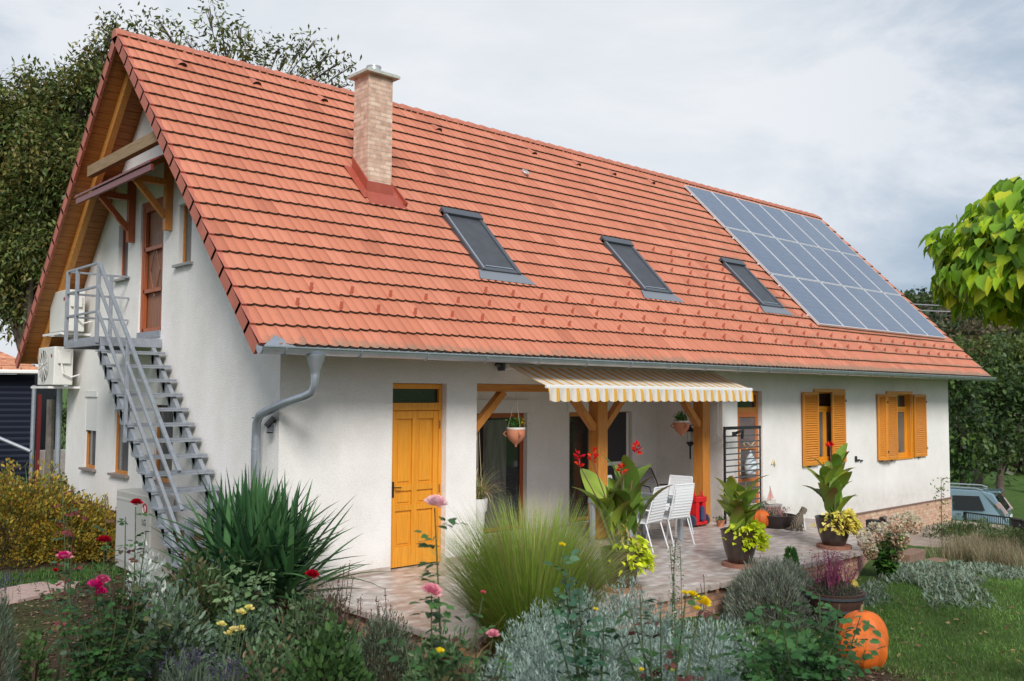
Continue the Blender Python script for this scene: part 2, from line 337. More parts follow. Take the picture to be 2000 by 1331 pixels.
    ms_ = nd(t, 'ShaderNodeMapRange'); ms_.inputs[1].default_value = .59; ms_.inputs[2].default_value = .84; ms_.inputs[3].default_value = 0; ms_.inputs[4].default_value = .85; t.links.new(s2.outputs[0], ms_.inputs[0])
    m2 = nd(t, 'ShaderNodeMixRGB'); t.links.new(ms_.outputs[0], m2.inputs[0]); t.links.new(hs.outputs[0], m2.inputs[1]); m2.inputs[2].default_value = (.22, .16, .11, 1)
    t.links.new(m2.outputs[0], p.inputs['Base Color'])
    n4 = nd(t, 'ShaderNodeTexNoise'); n4.inputs['Scale'].default_value = 45; t.links.new(tc.outputs['Object'], n4.inputs[0])
    bp = nd(t, 'ShaderNodeBump'); bp.inputs['Strength'].default_value = .25; bp.inputs['Distance'].default_value = .01; t.links.new(n4.outputs[0], bp.inputs['Height']); t.links.new(bp.outputs[0], p.inputs['Normal'])
    return m
TILE = tilemat(); TEDGE = mat('tile_edge_moss_shade', (.062, .04, .026), .95, noise=.5, nscale=10)  # edge colour: mossy dirt, with the shadow line of each row painted in
TPLAIN = mat('ridge_tile', (.44, .15, .095), .7, noise=.2, nscale=4); TFLAP = mat('verge_tile', (.43, .13, .085), .7, noise=.18, nscale=3)
FLASH = mat('red_flashing', (.36, .075, .045), .5, .1, noise=.1, nscale=5)
house = thing('house', 'white stucco house with a steep orange tiled roof, brick chimney and open porch', 'house', (10.2, 4.2, 0))
def clip(poly, f):                   # keep f(p) >= 0
    o = []
    for i, a in enumerate(poly):
        b = poly[(i+1) % len(poly)]; fa, fb = f(a), f(b)
        if fa >= 0: o.append(a)
        if fa*fb < 0: t = fa/(fa-fb); o.append(tuple(a[k]+(b[k]-a[k])*t for k in range(2)))
    return o
def wall(mb, P, us, vs, holes, nin, depth=.3, cl=None):
    """P(u,v,d) maps to 3D, d = depth behind the face; holes (u0,u1,v0,v1[,depth])"""
    U = sorted(set(us+[h[0] for h in holes]+[h[1] for h in holes])); V = sorted(set(vs+[h[2] for h in holes]+[h[3] for h in holes]))
    for i in range(len(U)-1):
        for j in range(len(V)-1):
            cu, cv = (U[i]+U[i+1])/2, (V[j]+V[j+1])/2
            if any(h[0] < cu < h[1] and h[2] < cv < h[3] for h in holes): continue
            q = [(U[i], V[j]), (U[i+1], V[j]), (U[i+1], V[j+1]), (U[i], V[j+1])]
            for f in (cl or []): q = clip(q, f) if q else q
            if len(q) > 2: mb.poly([P(a, b, 0) for a, b in (q if nin else q[::-1])])
    for h in holes:
        u0, u1, v0, v1 = h[:4]; d = h[4] if len(h) > 4 else depth
        c = [(u0, v0), (u1, v0), (u1, v1), (u0, v1)]
        for k in range(4):
            if k == 0 and v0 <= .03: continue
            a, b = c[k], c[(k+1) % 4]; mb.poly([P(a[0], a[1], 0), P(b[0], b[1], 0), P(b[0], b[1], d), P(a[0], a[1], d)])
PX0, PX1, PZ, PY = 3.28, 9.65, 2.62, 1.65
FH = [(1.74, 2.70, 0.0, 2.61, .25), (PX0, PX1, 0.0, PZ, PY), (10.17, 11.07, 0.0, 2.56, .25), (13.19, 14.5, .96, 2.58, .25), (16.7, 18.05, .9, 2.55, .25)]
mb = MB(); PF = lambda u, v, d: (u, d, v)
wall(mb, PF, [0, L_], [-.03, 3.1], FH, True)
# the far end of the front wall stands lower, on the brick plinth
mb.poly([(11.2, 0, -.29), (L_, 0, -.29), (L_, 0, -.03), (11.2, 0, -.03)])
mb.box(11.4, L_-.02, .02, .1, -.29, -.04)
GH = [(3.91, 4.90, 3.42, 5.63, .22), (2.80, 3.33, 4.42, 5.46, .3), (5.42, 5.95, 4.42, 5.48, .3), (6.74, 7.40, 1.06, 2.47, .3), (5.12, 5.88, 1.06, 2.47, .3), (3.3, 4.08, 1.06, 2.36, .3)]
PG = lambda u, v, d: (d, u, v)
zc = lambda off: [lambda q: zroof(0, off)+(q[0])*math.tan(TH)-q[1], lambda q: zroof(0, off)+(W_-q[0])*math.tan(TH)-q[1]]
wall(mb, PG, [0, W_], [.42, 8.2], GH, False, cl=zc(.12))
PG2 = lambda u, v, d: (L_-d, u, v)
wall(mb, PG2, [0, W_], [-.29, 8.2], [], True, cl=zc(.12))
mb.poly([(0, W_, .42), (L_, W_, .42), (L_, W_, 3.4), (0, W_, 3.4)])
walls = mb.build('wall', STUC, house)
# porch back wall with two openings for glazed doors, plus ceiling
mb = MB(); PB = lambda u, v, d: (u, PY+d, v)
BH = [(4.55, 5.86, 0.02, 2.3, .2), (7.0, 8.82, .02, 2.3, .2)]
wall(mb, PB, [PX0, PX1], [0, PZ], BH, True)
mb.build('porch_wall', STUC, house)
MB().box(PX0+.002, PX1-.002, .24, PY-.002, PZ-.02, PZ+.02).build('porch_ceiling', WHITEP, house)
# plinths
mb = MB(); mb.box(11.25, L_+.03, -.02, .3, -1.3, -.293); mb.box(L_-.3, L_+.03, .3, W_, -1.6, -.293); mb.build('plinth', BRICK, house)
MB().box(11.25, L_+.05, -.045, .28, -.318, -.292).build('plinth_ledge', mat('ledge', (.2, .12, .1), .8), house)
mb = MB(); mb.box(.004, .3, .03, W_-.02, -.6, .40); mb.build('gable_plinth', mat('brown_plinth_paint', (.25, .125, .065), .85, noise=.12, nscale=6), house)
MB().box(-.012, .3, .01, W_, .40, .425).build('plinth_trim', mat('trim_brown', (.11, .055, .04), .7), house)
SKM = mat('skirting', (.50, .43, .38), .5, col2=(.36, .28, .24), nscale=5)
for a, b in ((0, 1.735), (2.705, 3.27), (9.66, 10.165)): MB().box(a, b, -.011, 0.0, 0.004, .075).build('skirting_tile', SKM, house)
# roof slopes: rows of tiles, each a real overlapping strip with a scalloped lower edge
NR = 21; RH = SL/ (NR+.3)
def tiles(back):
    V = []; F = []; M_ = []; UV = []
    x0, x1 = -OVL, L_+OVR; K = int((x1-x0)/.30*2*6); XS = [x0+(x1-x0)*i/K for i in range(K+1)]
    if back: XS = [x0+(x1-x0)*i/40 for i in range(41)]
    for r in range(NR+1):
        s0 = r*RH; s1 = min(SL, (r+1)*RH+.03); b = len(V); rj = [random.uniform(-.006, .006) for _ in range(200)]
        for x in XS:
            u = (x-x0)/.15; ph = u-math.floor(u); sc_ = math.sin(math.pi*ph)
            ds = -.05*sc_+rj[int((x-x0)/.30) % 200]; hw = .020*sc_; tn = int((x-x0)/.30)
            V += [rp(x, s0+ds, .012, back), rp(x, s0+ds, .052+hw, back), rp(x, s0+.10, .046+hw*.8, back), rp(x, s1, .016+hw*.5, back)]
        n = len(XS)
        for i in range(n-1):
            a = b+i*4; c = a+4
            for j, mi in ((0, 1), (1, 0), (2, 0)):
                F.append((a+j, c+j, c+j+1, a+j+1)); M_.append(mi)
                ua = (XS[i]-x0)/.30+.5*(r % 2); ub = (XS[i+1]-x0)/.30+.5*(r % 2)
                va = r+[0, 0, .3][j]; vb = r+[0, .3, .98][j]
                UV += [(ua+1e-4, va), (ub-1e-4, va), (ub-1e-4, vb), (ua+1e-4, vb)]
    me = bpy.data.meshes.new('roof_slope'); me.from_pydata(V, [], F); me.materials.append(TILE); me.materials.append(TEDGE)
    me.polygons.foreach_set('material_index', M_); ul = me.uv_layers.new(name='UVMap')
    ul.data.foreach_set('uv', [c for q in UV for c in q]); me.update(); return me
roof = link('roof', tiles(False), house); link('roof_back_slope', tiles(True), house)
# verge tiles (end caps of each row) and ridge tiles
for side in (0, 1):
    mb = MB()
    xa, xb = (-OVL-.03, -OVL+.012) if side == 0 else (L_+OVR-.012, L_+OVR+.03)
    for bk in (False, True):
        for r in range(NR+1):
            s0 = r*RH-.03; s1 = min(SL, (r+1)*RH+.02)
            a = [rp(xa, s0, -.13, bk), rp(xb, s0, -.13, bk), rp(xb, s0, .055, bk), rp(xa, s0, .055, bk)]
            b = [rp(xa, s1, -.14, bk), rp(xb, s1, -.14, bk), rp(xb, s1, .02, bk), rp(xa, s1, .02, bk)]
            mb.hexa(a, b)
            if side == 0: mb.hexa([rp(xa, s0-.012, .03, bk), rp(xb+.03, s0-.012, .03, bk), rp(xb+.03, s0-.012, .064, bk), rp(xa, s0-.012, .064, bk)], [rp(xa, s1, .022, bk), rp(xb+.03, s1, .022, bk), rp(xb+.03, s1, .03, bk), rp(xa, s1, .03, bk)])
    mb.build('verge_tiles', TFLAP, roof)
mb = MB(); x = -OVL-.05; zc_ = ZR-.04
while x < L_+OVR-.38:
    n = 10; pts = []
    for xx, rr in ((x, .10), (x+.05, .125), (x+.40, .10)):
        for k in range(n+1):
            a = math.pi*(-.12+1.24*k/n); pts.append((xx, W_/2+rr*math.cos(a), zc_+rr*math.sin(a)*1.0+random.uniform(-.002, .002)))
    fs = [(j*(n+1)+k, j*(n+1)+k+1, (j+1)*(n+1)+k+1, (j+1)*(n+1)+k) for j in range(2) for k in range(n)]; fs.append(tuple(range(n+1)))
    mb.add(pts, fs); x += .345
mb.build('ridge_tiles', TPLAIN, roof, smooth=True)
# small vent tiles under the ridge
vt = MB(); 
vb = [(0.15, 6.53), (1.45, 6.53), (2.76, 6.53), (5.37, 6.52), (8.02, 6.53), (9.43, 6.53), (10.64, 6.50), (12.15, 6.55)]
for i, (vx, vs_) in enumerate(vb):
    mb = MB(); n = 8; A = []; B = []
    for k in range(n+1):
        a = math.pi*k/n; A.append(rp(vx+.085*math.cos(a), vs_-.02, .035+.085*math.sin(a))); B.append(rp(vx+.05*math.cos(a), vs_+.25, .03+.012*math.sin(a)))
    mb.add(A+B, [(k, k+1, n+2+k, n+1+k) for k in range(n)]); mb.m = 1; mb.poly([rp(vx+.082*math.cos(math.pi*k/n), vs_-.005, .035+.08*math.sin(math.pi*k/n)) for k in range(n+1)])
    mb.build('roof_vent', [TPLAIN, BLACK], roof)
mb = MB(); c0 = Vector(rp(7.05, 5.49, .05)); nn = Vector((0, -ST, CT))
mb.tube([c0, c0+nn*.06], .06, 12); mb.tube([c0+Vector((.07*math.cos(a), .07*math.sin(a)*CT, .07*math.sin(a)*ST))+nn*.07 for a in [k*math.pi/8 for k in range(17)]], .014, 6)
mb.build('roof_pipe', mat('alu', (.6, .6, .58), .4, .6), roof)
# snow hooks: rows low on the slope, more rows to the right
hk = []
def hookrow(s, xa, xb, st, off=0):
    x = xa+off
    while x < xb: hk.append((x+random.uniform(-.03, .03), s)); x += st
hookrow(.66, 0.03, 21, .61); hookrow(1.0, .35, 21, .61); hookrow(1.32, 3.3, 21, .61, .2)
for k, s in enumerate((1.66, 2.0, 2.34, 2.68, 3.02, 3.36)): hookrow(s, 7.9 if k > 2 else 7.2, 13.35 if s < 3.5 else 13, .61, .3*(k % 2))
def blocked(x, s): return any(a-.15 < x < b+.35 and 1.55 < s < 3.6 for a, b in ((3.75, 4.75), (7.83, 8.77), (11.9, 12.9))) or (x > 13.45 and s > 1.3)
hk = [h for h in hk if not blocked(*h)]
hk.sort(key=lambda h: h[0]*1.0)
proto = None
def hookmesh():
    mb = MB(); mb.bar((0, .19*CT, .19*ST+.05), (0, 0, .06), .028, .006); mb.add([(-.0, .02, .05), (0, -.05, .045), (0, -.055, .12), (0, .0, .13)], [(0,1,2,3)])
    mb.bar((0, -.02, .05), (0, -.05, .155), .045, .012); return mb
HOOK = mat('snow_hook', (.50, .14, .085), .6)
for i, (x, s) in enumerate(hk[:100]):
    if proto is None: proto = hookmesh().build('snow_hook', HOOK, roof); o = proto
    else: o = proto.copy(); C.objects.link(o); o.parent = roof
    o.location = rp(x, s, .0)
mb = MB()
for x, s in hk[100:]:
    mb.M = Matrix.Translation(rp(x, s, 0)); h = hookmesh(); mb.add(h.v, h.f)
tag(mb.build('snow_hooks', HOOK, roof), kind='stuff')
# boards under the roof, rafters and fascia
mb = MB()
for bk in (False, True):
    nb = 52
    for k in range(nb):
        s0 = .08+(SL-.1)*k/nb; s1 = .08+(SL-.1)*(k+1)/nb-.008
        a = [rp(-OVL+.02, s0, -.10, bk), rp(L_+OVR-.02, s0, -.10, bk), rp(L_+OVR-.02, s0, -.075, bk), rp(-OVL+.02, s0, -.075, bk)]
        b = [rp(-OVL+.02, s1, -.10, bk), rp(L_+OVR-.02, s1, -.10, bk), rp(L_+OVR-.02, s1, -.075, bk), rp(-OVL+.02, s1, -.075, bk)]
        mb.hexa(a, b)
    a = [rp(-OVL+.015, .05, -.074, bk), rp(L_+OVR-.02, .05, -.074, bk), rp(L_+OVR-.02, .05, .0, bk), rp(-OVL+.015, .05, .0, bk)]
    b = [rp(-OVL+.015, SL-.02, -.074, bk), rp(L_+OVR-.02, SL-.02, -.074, bk), rp(L_+OVR-.02, SL-.02, .0, bk), rp(-OVL+.015, SL-.02, .0, bk)]
    mb.hexa(a, b)
mb.build('soffit_boards', WSOF, house)
for bk in (False, True):
    for xr in (-.38, L_+.4):
        mb = MB(); a = [rp(xr-.05, .25, -.26, bk), rp(xr+.05, .25, -.26, bk), rp(xr+.05, .25, -.102, bk), rp(xr-.05, .25, -.102, bk)]
        b = [rp(xr-.05, SL-.12, -.26, bk), rp(xr+.05, SL-.12, -.26, bk), rp(xr+.05, SL-.12, -.102, bk), rp(xr-.05, SL-.12, -.102, bk)]
        mb.hexa(a, b); mb.build('rafter', WRAF, house)
MB().box(-.66, -.56, 2.5, 5.62, 6.10, 6.28).build('collar_beam', WOLD, house)
MB().box(.002, L_+OVR-.05, -.74, -.001, 2.955, 2.98).build('eaves_soffit', mat('eaves_board', (.23, .15, .10), .8, noise=.2, nscale=4), house)
# gutter
mb = MB(); gy, gz_, gr = -.90, 2.985, .078; prof = []
for k in range(13):
    a = math.pi+math.pi*k/12; prof.append((gy+gr*math.cos(a), gz_+gr*math.sin(a)))
prof = [(gy-gr-.012, gz_+.0), (gy-gr-.012, gz_+.014), (gy-gr, gz_+.014)]+prof+[(gy+gr, gz_+.03)]
xs = [-.74+k*(21.95/22) for k in range(23)]
vs = [(x, y, z+(-.012 if False else 0)) for x in xs for y, z in prof]; n = len(prof)
mb.add(vs, [(i*n+j, (i+1)*n+j, (i+1)*n+j+1, i*n+j+1) for i in range(22) for j in range(n-1)])
vs2 = [(x, gy+(y-gy)*.96, z+.003) for x in xs for y, z in prof]; mb.add(vs2, [(i*n+j+1, (i+1)*n+j+1, (i+1)*n+j, i*n+j) for i in range(22) for j in range(n-1)])
gut = mb.build('gutter', ZINC, house, smooth=True)
for xe in (-.745, 21.215):
    MB().add([(xe, y, z) for y, z in prof[3:]], [tuple(range(len(prof)-3))]).add([(xe-.01, y, z) for y, z in prof[3:]], [tuple(range(len(prof)-3))]).build('gutter_end_cap', ZINC, gut)
for k in range(21):
    xb_ = -.45+k*1.03; mb = MB(); mb.tube([(xb_, gy+(gr+.008)*math.cos(a), gz_+(gr+.008)*math.sin(a)) for a in [math.pi*(.97+1.06*j/12) for j in range(13)]], .007, 4); mb.build('gutter_bracket', ZINC, gut)
MB().add([(-.74, -.96, 2.99), (-.55, -.86, 3.10), (-.35, -.84, 3.05), (-.30, -.93, 3.0), (-.5, -.80, 3.14)], [(0, 1, 4), (0, 3, 2, 1), (1, 2, 4)]).build('gutter_guard', ZINC, gut)
# downpipe: outlet funnel, swan neck round the corner, pipe on the gable
mb = MB(); mb.lathe([(.115, 0), (.11, -.05), (.062, -.20), (.058, -.24)], (-.02, -.9, 2.925), 16)
mb.tube([(-.02, -.9, 2.72), (-.02, -.9, 2.56), (-.03, -.86, 2.47), (-.06, -.74, 2.42), (-.10, -.35, 2.34), (-.13, .12, 2.22), (-.14, .26, 2.17), (-.14, .33, 2.07), (-.14, .34, 1.9), (-.13, .35, -.4)], .056, 14)
for z in (1.72, 2.13): mb.tube([(-.14, .34, z), (-.14, .34, z+.02)], .061, 14)
mb.build('downpipe', ZINC, house, smooth=True)
# posts, beam and braces of the porch
MB().box(PX0+.003, PX1-.003, .03, .23, 2.50, 2.615).build('beam', WX, house, bevel=.006)
POSTS = [(6.03, 6.27), (9.03, 9.27)]
for a, b in POSTS: MB().box(a, b, .02, .25, .01, 2.498).build('post', WZ, house, bevel=.008)
for p, q in (((3.30, 1.90), (3.92, 2.50)), ((6.03, 1.88), (5.42, 2.50)), ((6.27, 1.88), (6.88, 2.50)), ((9.03, 1.88), (8.42, 2.50))):
    MB().bar((p[0], .13, p[1]), (q[0], .13, q[1]), .11, .13, (0, 1, 0)).build('brace', WZ, house, bevel=.006)
# ---- doors and windows of the front
def framed(name, x0, x1, z0, z1, y, fw=.07, fd=.08, m=WDOOR, parent=None):
    mb = MB(); mb.box(x0, x0+fw, y, y+fd, z0, z1); mb.box(x1-fw, x1, y, y+fd, z0, z1); mb.box(x0+fw, x1-fw, y, y+fd, z1-fw, z1); mb.box(x0+fw, x1-fw, y, y+fd, z0, z0+fw*.8)
    return mb.build(name, m, parent, bevel=.004)
d = MB(); y = .10
d.box(1.745, 1.80, y, y+.1, .01, 2.605).box(2.64, 2.695, y, y+.1, .01, 2.605).box(1.80, 2.64, y, y+.1, 2.53, 2.605).box(1.80, 2.64, y-.01, y+.1, 2.22, 2.33)
dr = d.build('door_frame', WDOOR, house, bevel=.005)
door = MB(); y = .115; S = [(1.80, 1.89), (2.175, 2.265), (2.55, 2.64)]; 
for a, b in S: door.box(a, b, y, y+.05, .02, 2.215)
for a, b in ((.02, .30), (.80, .88), (1.08, 1.17), (2.10, 2.215)):
    door.box(1.892, 2.173, y+.001, y+.049, a, b); door.box(2.267, 2.548, y+.001, y+.049, a, b)
for xa, xb in ((1.892, 2.173), (2.267, 2.548)):
    for za, zb in ((.30, .80), (.88, 1.08), (1.17, 2.10)):
        door.box(xa, xb, y+.026, y+.045, za, zb); door.box(xa+.04, xb-.04, y+.012, y+.027, za+.04, zb-.04)
do = door.build('door', WDOOR, house, bevel=.005); do['label'] = 'yellow six-panel door with a transom light'
MB().box(1.825, 1.86, y-.008, y, 1.0, 1.22).tube([(1.842, y-.01, 1.14), (1.842, y-.05, 1.14), (1.95, y-.055, 1.135)], .009, 6).build('door_handle', mat('bronze', (.07, .05, .04), .4, .6), do)
MB().box(2.644, 2.66, .09, .099, 1.02, 1.14).box(2.644, 2.66, .09, .099, 1.95, 2.07).build('hinge', DARKM, do)
MB().box(1.80, 2.64, .15, .17, 2.335, 2.53).build('transom_pane', GLASS, dr)
# right-hand door with screen
y = .09
d = framed('door_frame', 10.175, 11.06, .01, 2.55, y, .07, .1, WZ, house)
MB().box(10.245, 10.99, y+.01, y+.09, 2.12, 2.22).build('transom_bar', WX, d); MB().box(10.245, 10.99, y+.05, y+.06, 2.225, 2.48).build('transom_pane', GLASS, d)
s = MB(); WSCR = woodmat('wood_screen_door', (.50, .15, .035), (.38, .10, .022))
for a, b, c_, e_ in ((10.24, 10.33, .02, 2.12), (10.91, 10.99, .02, 2.12), (10.33, 10.91, .02, .16), (10.33, 10.91, .68, .77), (10.33, 10.91, 1.36, 1.43), (10.33, 10.91, 2.02, 2.12)): s.box(a, b, y-.03, y+.005, c_, e_)
so_ = s.build('screen_door', WSCR, house, bevel=.003); MB().box(10.33, 10.91, y-.012, y-.006, .16, 2.02).build('screen_mesh', mat('screen_mesh', (.16, .125, .12), .8, noise=.2, nscale=3), so_)
MB().box(10.93, 10.96, y-.07, y-.03, .95, 1.15).build('door_handle', WHITE, so_)
# windows 1 and 2 with louvred shutters
def window(x0, x1, z0, z1, split):
    f = framed('window', x0+.003, x1-.003, z0+.003, z1-.003, .10, .06, .08, WDOOR, house)
    zt = z1-.42
    MB().box(x0+.06, x1-.06, .09, .17, zt, zt+.07).build('transom_bar', WDOORX, f)
    s = MB(); xm = (x0+x1)/2
    for a, b in ((x0+.063, xm-.005), (xm+.005, x1-.063)):
        s.box(a, a+.06, .11, .16, z0+.055, zt-.003).box(b-.06, b, .11, .16, z0+.055, zt-.003).box(a+.06, b-.06, .11, .16, z0+.055, z0+.12).box(a+.06, b-.06, .11, .16, zt-.063, zt-.003)
    s.build('sash', WDOOR, f, bevel=.003); MB().box(x0+.06, x1-.06, .135, .145, z0+.05, zt).build('pane', GLASSC, f)
    MB().box(x0+.06, x1-.06, .135, .145, zt+.07, z1-.06).build('transom_pane', GLASS, f)
    MB().box(x0-.02, x1+.02, -.03, .10, z0-.03, z0+.001).build('sill', WDOORX, f)
    MB().box(x0+.002, x0+.014, .0, .098, z0+.002, z1-.002).box(x1-.014, x1-.002, .0, .098, z0+.002, z1-.002).box(x0+.016, x1-.016, .0, .098, z1-.014, z1-.002).build('reveal_board', WDOOR, f)
    return f
window(*FH[3][:4], .5); window(*FH[4][:4], .5)
# board frame standing proud round the openings
for x0, x1, z0, z1 in (FH[3][:4], FH[4][:4]):
    MB().box(x0-.05, x1+.05, -.035, -.002, z1-.03, z1+.045).box(x1+.002, x1+.05, -.032, -.002, z0-.03, z1-.03).box(x0-.05, x0-.002, -.032, -.002, z0-.03, z1-.03).build('window_surround', WDOORX, house)
def shutter(w_, h_):
    mb = MB(); t = .035; mb.box(0, .06, 0, t, 0, h_).box(w_-.06, w_, 0, t, 0, h_).box(.06, w_-.06, .001, t-.001, 0, .07).box(.06, w_-.06, .001, t-.001, h_-.07, h_)
    n = int((h_-.14)/.05)
    for k in range(n):
        z = .07+(h_-.14)*(k+.5)/n; a = [(.06, -.002, z-.026), (w_-.06, -.002, z-.026), (w_-.06, .006, z-.03), (.06, .006, z-.03)]; b = [(.06, .03, z+.022), (w_-.06, .03, z+.022), (w_-.06, .036, z+.018), (.06, .036, z+.018)]
        mb.hexa(a, b)
    return mb
def put(x, y, z, rz, w_, h_, name='shutter'):
    mb = shutter(w_, h_); M = Matrix.Translation((x, y, z)) @ Matrix.Rotation(rz, 4, 'Z'); mb.v = [tuple(M @ Vector(v)) for v in mb.v]
    o = mb.build(name, WSHUT, house); h = MB()
    for zz in (.2, h_-.2): h.box(w_-.005, w_+.02, -.012, .04, zz-.02, zz+.03)
    h.box(w_*.35, w_*.45, .0, .05, -.03, 0.0); h.v = [tuple(M @ Vector(v)) for v in h.v]; h.build('hinge', BLACK, o); return o
put(12.60, -.075, .93, 0, .66, 1.62); put(13.86, -.075, .95, 0, .62, 1.60)
put(16.12, -.05, .90, R(-22), .30, 1.62); put(16.40, -.16, .90, R(4), .66, 1.62); put(18.14, -.06, .90, 0, .72, 1.62)
mb = MB(); mb.box(15.0, 15.04, -.05, -.01, .93, 1.05).box(15.04, 15.2, -.04, -.02, .93, .97).box(15.25, 15.32, -.05, -.02, .91, .95).build('shutter_catch', BLACK, house)
# glazed porch doors
y = PY+.06
for (x0, x1) in ((4.553, 5.857), (7.003, 8.817)):
    f = framed('patio_door', x0, x1, .03, 2.12, y, .08, .07, WRED if x0 < 6 else WRAF, house)
    MB().box(x0-.06, x1+.06, PY-.03, PY+.16, 2.125, 2.36).build('roller_box', WHITEP, f)
    MB().box(x0+.08, x1-.08, y+.03, y+.04, .09, 2.04).build('pane', GLASS, f)
    xm = (x0+x1)/2
    if x0 > 6:
        MB().box(xm+.0, x1-.02, y-.03, y-.005, 1.05, 1.12).box(x1-.1, x1-.03, y-.03, y-.005, .1, 2.1).box(xm, xm+.06, y-.03, y-.005, .1, 2.1).build('screen_frame', WHITEP, f)
        MB().box(xm+.06, x1-.1, y-.02, y-.015, .1, 2.1).build('insect_screen', mat('insect_screen', (.035, .035, .04), .7), f)
    MB().box(x1+.002, x1+.10, PY-.04, PY-.002, .03, 2.12).build('roller_rail', WHITEP, f)
    MB().box(xm-.3, xm+.25, y+.02, y+.028, .1, 2.0).build('curtain', GLASSC, f)
# ---- gable windows and balcony door
def gwin(y0, y1, z0, z1, wood=WZ, sill=True, roller=0):
    f = MB(); x = (.04 if z0 < 3 else .07); fw = .055
    f.box(x, x+.07, y0+.003, y0+fw, z0, z1-.003).box(x, x+.07, y1-fw, y1-.003, z0, z1-.003).box(x, x+.07, y0+fw, y1-fw, z1-fw, z1-.003).box(x, x+.07, y0+fw, y1-fw, z0+.003, z0+fw)
    o = f.build('window', wood, house, bevel=.003)
    MB().box(x+.03, x+.04, y0+fw, y1-fw, z0+fw, z1-fw).build('pane', GLASSC, o)
    if sill: MB().box(-.07, .15, y0-.05, y1+.05, z0-.035, z0+.004).build('sill', mat('sill_grey', (.30, .29, .29), .6) if z0 > 3 else mat('sill_brown', (.25, .20, .18), .6), o)
    MB().box(-.02, x-.003, y0+.004, y1-.004, z1-.10, z1-.004).build('roller_box', WHITEP, o)
    MB().box(.0, x-.002, y0+.003, y0+.03, z0+.01, z1-.1).box(.0, x-.002, y1-.03, y1-.003, z0+.01, z1-.1).build('roller_rail', WHITEP, o)
    if roller:
        r = MB(); n = 14
        for k in range(n):
            zz = z1-.1-roller*(k+1)/n; r.box(.005, .025, y0+.03, y1-.03, zz+.006, zz+roller/n).box(.01, .02, y0+.03, y1-.03, zz, zz+.006)
        r.build('roller_shutter', WHITEP, o)
    return o
gwin(2.80, 3.33, 4.42, 5.46, WRAF); gwin(5.42, 5.95, 4.42, 5.48, WRED); gwin(6.74, 7.40, 1.06, 2.47, WZ, roller=.62); gwin(5.12, 5.88, 1.06, 2.47, WZ); gwin(3.3, 4.08, 1.06, 2.36, WZ)
f = MB(); x = .03
f.box(x, x+.09, 3.915, 3.99, 3.45, 5.625).box(x, x+.09, 4.82, 4.895, 3.45, 5.625).box(x, x+.09, 3.99, 4.82, 5.54, 5.625)
bd = f.build('balcony_door', WRED, house, bevel=.004)
f = MB()
for a in (3.45, 4.10, 4.80): f.box(x+.01, x+.06, 4.0, 4.81, a, a+.06)
f.box(x+.01, x+.06, 3.99, 4.04, 3.45, 5.54).box(x+.01, x+.06, 4.77, 4.82, 3.45, 5.54).box(x+.01, x+.06, 4.04, 4.77, 5.46, 5.54).build('screen_frame', WRED, bd)
MB().box(x+.075, x+.085, 4.0, 4.81, 3.46, 5.53).build('door_leaf', woodmat('wood_inner_door', (.30, .13, .07), (.18, .08, .045)), bd)
MB().tube([(.072, 4.4+.2*math.sin(a), 4.45+.42*math.cos(a)) for a in [k*math.pi/2 for k in range(5)]], .012, 6).build('door_ornament', bpy.data.materials['wood_inner_door'], bd)
MB().box(-.02, .1, 3.92, 4.89, 3.34, 3.445).build('door_step', STEEL, bd)
# canopy over the balcony door, red profiled sheet on timber brackets
cy0, cy1 = 2.65, 6.05; mb = MB(); n = 60; V = []
for k in range(n+1):
    yy = cy0+(cy1-cy0)*k/n; hh = .016*abs(math.sin(k*math.pi/4))
    for xx, zz in ((.0, 6.27), (-.36, 6.05), (-.37, 6.03), (-.72, 5.82)): V.append((xx, yy, zz+hh))
    for xx, zz in ((-.72, 5.80), (-.37, 6.01), (.0, 6.25)): V.append((xx, yy, zz))
mb.add(V, [(k*7+j, (k+1)*7+j, (k+1)*7+j+1, k*7+j+1) for k in range(n) for j in range(6)]+[tuple(range(7)), tuple(n*7+6-j for j in range(7))])
RED = mat('red_sheet_metal', (.17, .028, .022), .35, .2, spec=.6)
cn = mb.build('door_canopy', RED, house, smooth=False)
MB().box(-.70, -.66, cy0+.02, cy1-.02, 5.69, 5.78).build('fascia', RED, cn)
for k, yb in enumerate((3.62, 5.2)):
    w_ = WZ if k == 0 else WRED
    MB().box(-.115, -.003, yb-.055, yb+.055, 5.0, 6.18).bar((-.10, yb, 5.76), (-.66, yb, 5.76), .10, .10).bar((-.10, yb, 5.22), (-.56, yb, 5.72), .08, .09).bar((-.06, yb, 6.16), (-.66, yb, 5.79), .08, .06).build('canopy_bracket', w_, cn, bevel=.004)
# chimney
cx0, cx1, cyb0 = 2.42, 2.885, None
mb = MB(); sA = 3.65; pa = rp(0, sA, 0); cyA = pa[1]; cyB = cyA+.43
mb.box(cx0, cx1, cyA, cyB, pa[2]-.3, 7.66); ch = mb.build('chimney', BRICKC, house)
MB().box(cx0-.09, cx1+.09, cyA-.09, cyB+.09, 7.66, 7.705).box(cx0-.06, cx1+.06, cyA-.06, cyB+.06, 7.705, 7.725).build('chimney_cap', mat('cap_concrete', (.42, .45, .40), .8, noise=.2, nscale=9), ch)
MB().lathe([(.14, 0), (.14, .05), (.115, .07), (.115, .12), (.125, .125), (.125, .14), (.08, .145)], ((cx0+cx1)/2, (cyA+cyB)/2, 7.725), 20).build('flue', mat('flue_metal', (.62, .62, .62), .3, .8), ch, smooth=True)
mb = MB(); zf = pa[2]
mb.box(cx0-.02, cx1+.02, cyA-.02, cyA-.002, zf-.15, zf+.25)
